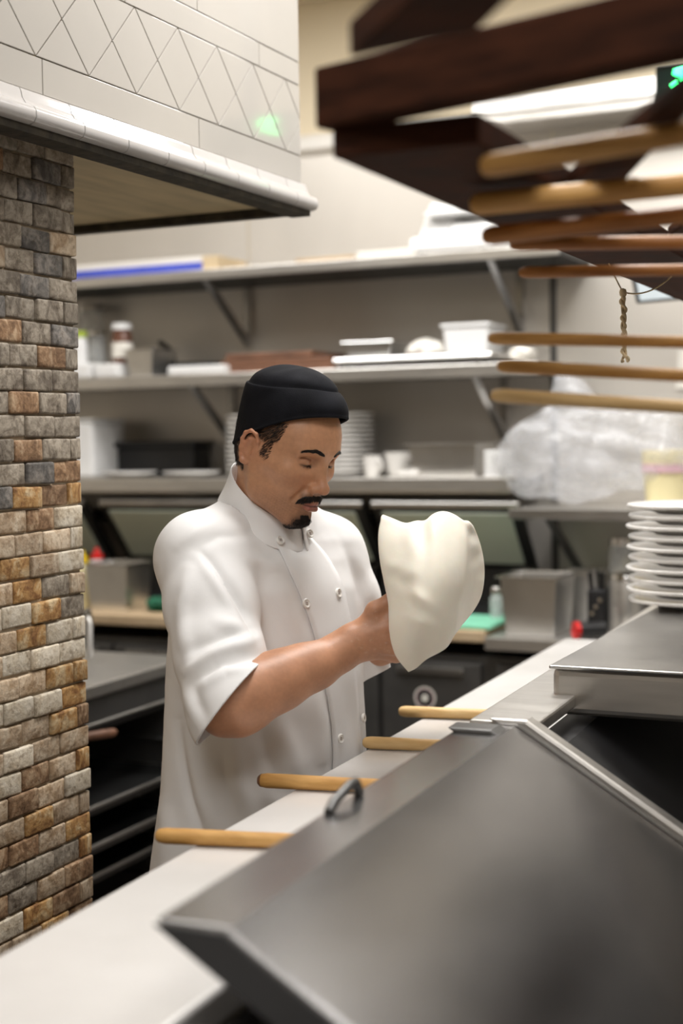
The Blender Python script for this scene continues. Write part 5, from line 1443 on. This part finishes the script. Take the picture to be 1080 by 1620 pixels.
# --- trousers and shoes (below the counter)
T = Field((-.42, -1.62, -2.75), (.16, -.42, -2.08), .009)
hipc = cs(415, 1330, 2.42)
T.ell(hipc, (.13, .14, .13), .03)
for s in (-1, 1):
    hp_ = hipc+brt*s*.075; kn = hp_+np.array([.0, -.42, .0])+bfw*.03; an = kn+np.array([0, -.40, 0])-bfw*.01
    T.chain([hp_, kn, an, an+np.array([0, -.05, 0])], [.095, .075, .068, .07], .03)
tv, tq = T.mesh(); tv = laplace(tv, tq, 3)
tw_ = c2w(tv); tw_[:, 2] = np.maximum(tw_[:, 2], .045)
tr = link('trousers', np_mesh('trousers', tw_, tq), 'trousers', chef)
bfw_w = CM @ bfw; brt_w = CM @ brt
for s in (-1, 1):
    c0 = c2w(hipc+brt*s*.075); c0 = np.array([c0[0], c0[1], 0])+np.array([bfw_w[0], bfw_w[1], 0])*.03
    f2 = unit([bfw_w[0], bfw_w[1], 0]); r2 = np.array([f2[1], -f2[0], 0])
    sh = []
    for (t, w, h) in ((-.11, .02, .05), (-.09, .036, .075), (-.03, .04, .08), (.05, .042, .065), (.11, .046, .05), (.155, .04, .04), (.175, .015, .025)):
        sh.append([c0+f2*t+r2*w*math.cos(a)+np.array([0, 0, h*.5+h*.5*max(-1, math.sin(a)*1.1 if math.sin(a) < 0 else math.sin(a))]) for a in np.linspace(0, 2*math.pi, 17)[:-1]])
    n = 16; mb = MB().add([p for ring_ in sh for p in ring_], [(i*n+k, i*n+(k+1) % n, (i+1)*n+(k+1) % n, (i+1)*n+k) for i in range(6) for k in range(n)]+[tuple(range(n))[::-1], tuple(6*n+k for k in range(n))])
    mb.build('shoe', 'shoe', chef, smooth=True, angle=60)
# ------------------------------------------------------------------ pizza dough draped over the hands
def spl(pl, n):
    """smooth curve through picture points (column, row, depth)"""
    P = np.array(pl, float); k = len(P); s = np.concatenate([[0], np.cumsum(np.linalg.norm(np.diff(P[:, :2], axis=0), axis=1))])
    t = np.linspace(0, s[-1], n); out = np.zeros((n, 3)); m = np.zeros_like(P)
    for i in range(k):
        a, b = max(i-1, 0), min(i+1, k-1); m[i] = (P[b]-P[a])/(s[b]-s[a])
    for j, tt in enumerate(t):
        i = min(np.searchsorted(s, tt, 'right')-1, k-2); h = s[i+1]-s[i]; u = (tt-s[i])/h
        out[j] = (2*u**3-3*u**2+1)*P[i]+(u**3-2*u**2+u)*h*m[i]+(-2*u**3+3*u**2)*P[i+1]+(u**3-u**2)*h*m[i+1]
    return out
def coons(T, Bt, L, R, nu, nv):
    T, Bt = spl(T, nu), spl(Bt, nu); L, R = spl(L, nv), spl(R, nv)
    u = np.linspace(0, 1, nu)[None, :, None]; v = np.linspace(0, 1, nv)[:, None, None]
    return (1-v)*T[None]+v*Bt[None]+(1-u)*L[:, None]+u*R[:, None]-((1-u)*(1-v)*T[0]+u*(1-v)*T[-1]+(1-u)*v*Bt[0]+u*v*Bt[-1])
TLc, TRc, BLc, BRc = (604, 812, 2.19), (733, 822, 2.22), (646, 1065, 2.14), (719, 1006, 2.16)
top = [TLc, (622, 819, 2.2), (642, 826, 2.2), (658, 822, 2.2), (672, 822, 2.205), (684, 812, 2.21), (700, 807, 2.215), (718, 812, 2.22), TRc]
left = [TLc, (597, 842, 2.175), (598, 880, 2.16), (606, 925, 2.145), (612, 955, 2.135), (614, 1000, 2.125), (624, 1038, 2.125), BLc]
right = [TRc, (739, 850, 2.19), (739, 890, 2.165), (735, 930, 2.15), (726, 958, 2.14), (723, 985, 2.15), BRc]
bot = [BLc, (660, 1058, 2.14), (675, 1045, 2.145), (706, 1027, 2.15), BRc]
nu, nv = 46, 70
D = coons(top, bot, left, right, nu, nv)
u = np.linspace(0, 1, nu)[None, :]; v = np.linspace(0, 1, nv)[:, None]
bul = np.sin(u*math.pi)**.8*np.sin(np.clip(v*.93+.07, 0, 1)*math.pi)**.7
D[:, :, 2] -= .05*bul
# ripples of the stretched sheet, finger marks
def bump(px, py, w, h, ang=0, asp=1):
    dx, dy = D[:, :, 0]-px, D[:, :, 1]-py; c, s_ = math.cos(ang), math.sin(ang); a = dx*c+dy*s_; b_ = -dx*s_+dy*c
    D[:, :, 2] -= h*np.exp(-(a/(w*asp))**2-(b_/w)**2)
bump(662, 945, 9, .006, .75, 3.0); bump(676, 968, 8, -.004, .6, 2.6); bump(640, 925, 9, -.004, .9, 2.2); bump(650, 905, 12, .003)
bump(668, 985, 7, .004, .3, 2.4); bump(620, 895, 10, .0035); bump(700, 900, 24, .004, 1.3, 2); bump(715, 990, 10, .004, -1, 3)
bump(684, 830, 9, .006, 1.4, 3.4); bump(664, 836, 8, -.005, 1.5, 3.2); bump(644, 845, 9, .004, 1.5, 2.6); bump(712, 845, 9, -.003, 1.4, 3)
# the fold that turns away on the right: from the ridge to the outer edge
ridge_c = [tuple(p) for p in spl(right, 13)]
TR2 = (735, 822, 2.225)
o_top = [TRc, (741, 823, 2.25), (748, 830, 2.29)]
o_right = [(748, 830, 2.29), (760, 860, 2.33), (767, 900, 2.34), (763, 940, 2.33), (750, 966, 2.31), (728, 992, 2.27)]
o_bot = [BRc, (724, 999, 2.22), (728, 992, 2.27)]
nu2 = 22
E2 = coons(o_top, o_bot, ridge_c, o_right, nu2, nv)
u2 = np.linspace(0, 1, nu2)[None, :]; v2 = np.linspace(0, 1, nv)[:, None]
E2[:, :, 2] += .034*np.sin(u2*math.pi)*np.sin(v2*math.pi)-.010*np.sin(u2*math.pi)*np.sin(v2*34+u2*2)*(1-v2)**1.2*(v2 > .02)
E2[:, :, 0] += 1.5*np.sin(v2*30)*np.sin(u2*math.pi)*(1-v2)
front = np.array([[cs(*p) for p in rw] for rw in np.concatenate([D, E2[:, 1:]], 1)])
# the back flap hangs behind the hands, from the top edge
top_all = np.concatenate([spl(top, nu), np.array([E2[0, i] for i in range(1, nu2)])])
nb_ = 26; rows = []
for j in range(1, nb_):
    w = j/(nb_-1)
    rows.append([cs(p[0]+(682-p[0])*.12*w+6*math.sin(i*.4)*w, p[1]+(1-math.cos(w*math.pi/2))*0+w**1.6*105, p[2]+.30*math.sin(min(1, w*1.5)*math.pi/2)) for i, p in enumerate(top_all)])
back = np.array(rows)
Gd = np.concatenate([back[::-1], front], 0)
Wd = c2w(Gd)
for _ in range(2):
    Wd[1:-1] = .5*Wd[1:-1]+.25*(Wd[:-2]+Wd[2:]); Wd[:, 1:-1] = .6*Wd[:, 1:-1]+.2*(Wd[:, :-2]+Wd[:, 2:])
dg = MB().grid(Wd).build('pizza_dough', 'dough', None, smooth=True, angle=180)
md = dg.modifiers.new('thick', 'SOLIDIFY'); md.thickness = .008; md.offset = -1
md = dg.modifiers.new('sub', 'SUBSURF'); md.levels = 1; md.render_levels = 1
tag(dg, 'stretched sheet of pale pizza dough draped over the cook\'s hands', 'dough')

# ------------------------------------------------------------------ plastic bag on the right shelf
bt = thing('plastic_bag', PY(930, 780, 4.3), 'big translucent plastic bag tied on top, on the right shelf', 'bag')
def bp(px, py, dY=0): return PY(px, py, 4.32+dY)
ctr = [bp(850, 720), bp(930, 725), bp(1020, 725), bp(1110, 730)]
blo = np.array([min(c[0] for c in ctr)-.3, 3.95, BSZ-.02]); bhi = np.array([max(c[0] for c in ctr)+.35, 4.66, BSZ+.55])
Bg = Field(blo, bhi, .007)
Bg.cone(bp(850, 720), bp(1110, 735), .125, .12, .04)
Bg.cone(bp(870, 690), bp(905, 625), .12, .05, .06)
Bg.cone(bp(905, 640), bp(893, 598), .05, .022, .04)
Bg.cone(bp(960, 690), bp(1060, 705), .115, .1, .05)
Bg.cone(bp(830, 740), bp(835, 690), .085, .05, .05)
gv, gq = Bg.mesh(); gN = normals(gv, gq)
rs = np.random.RandomState(5); dsp_ = np.zeros(len(gv))
for i in range(12):
    k = rs.normal(size=3)*rs.uniform(6, 14); dsp_ += (np.abs(np.sin(gv@k+rs.uniform(0, 6)))-.63)*.0085*22/np.linalg.norm(k)**.9
gv = gv+gN*np.clip(dsp_, -.03, .025)[:, None]
gv[:, 2] = np.maximum(gv[:, 2], BSZ+.004)
link('bag_film', np_mesh('bag_film', gv, gq), 'bag_plastic', bt)
ty = bp(1062, 735, -.02)
t = thing('yellow_tub', (ty[0], ty[1], BSZ+.006), 'pale yellow tub with pink print inside the plastic bag', 'tub')
MB().lathe([(.001, 0), (.075, 0), (.088, .15), (.088, .165), (.001, .168)], (ty[0], ty[1], BSZ+.006), 30).build('tub_body', 'tub_yellow', t, smooth=True)
MB().lathe([(.0885, .1), (.089, .125)], (ty[0], ty[1], BSZ+.006), 30).build('pink_band', 'pink_print', t, smooth=True)
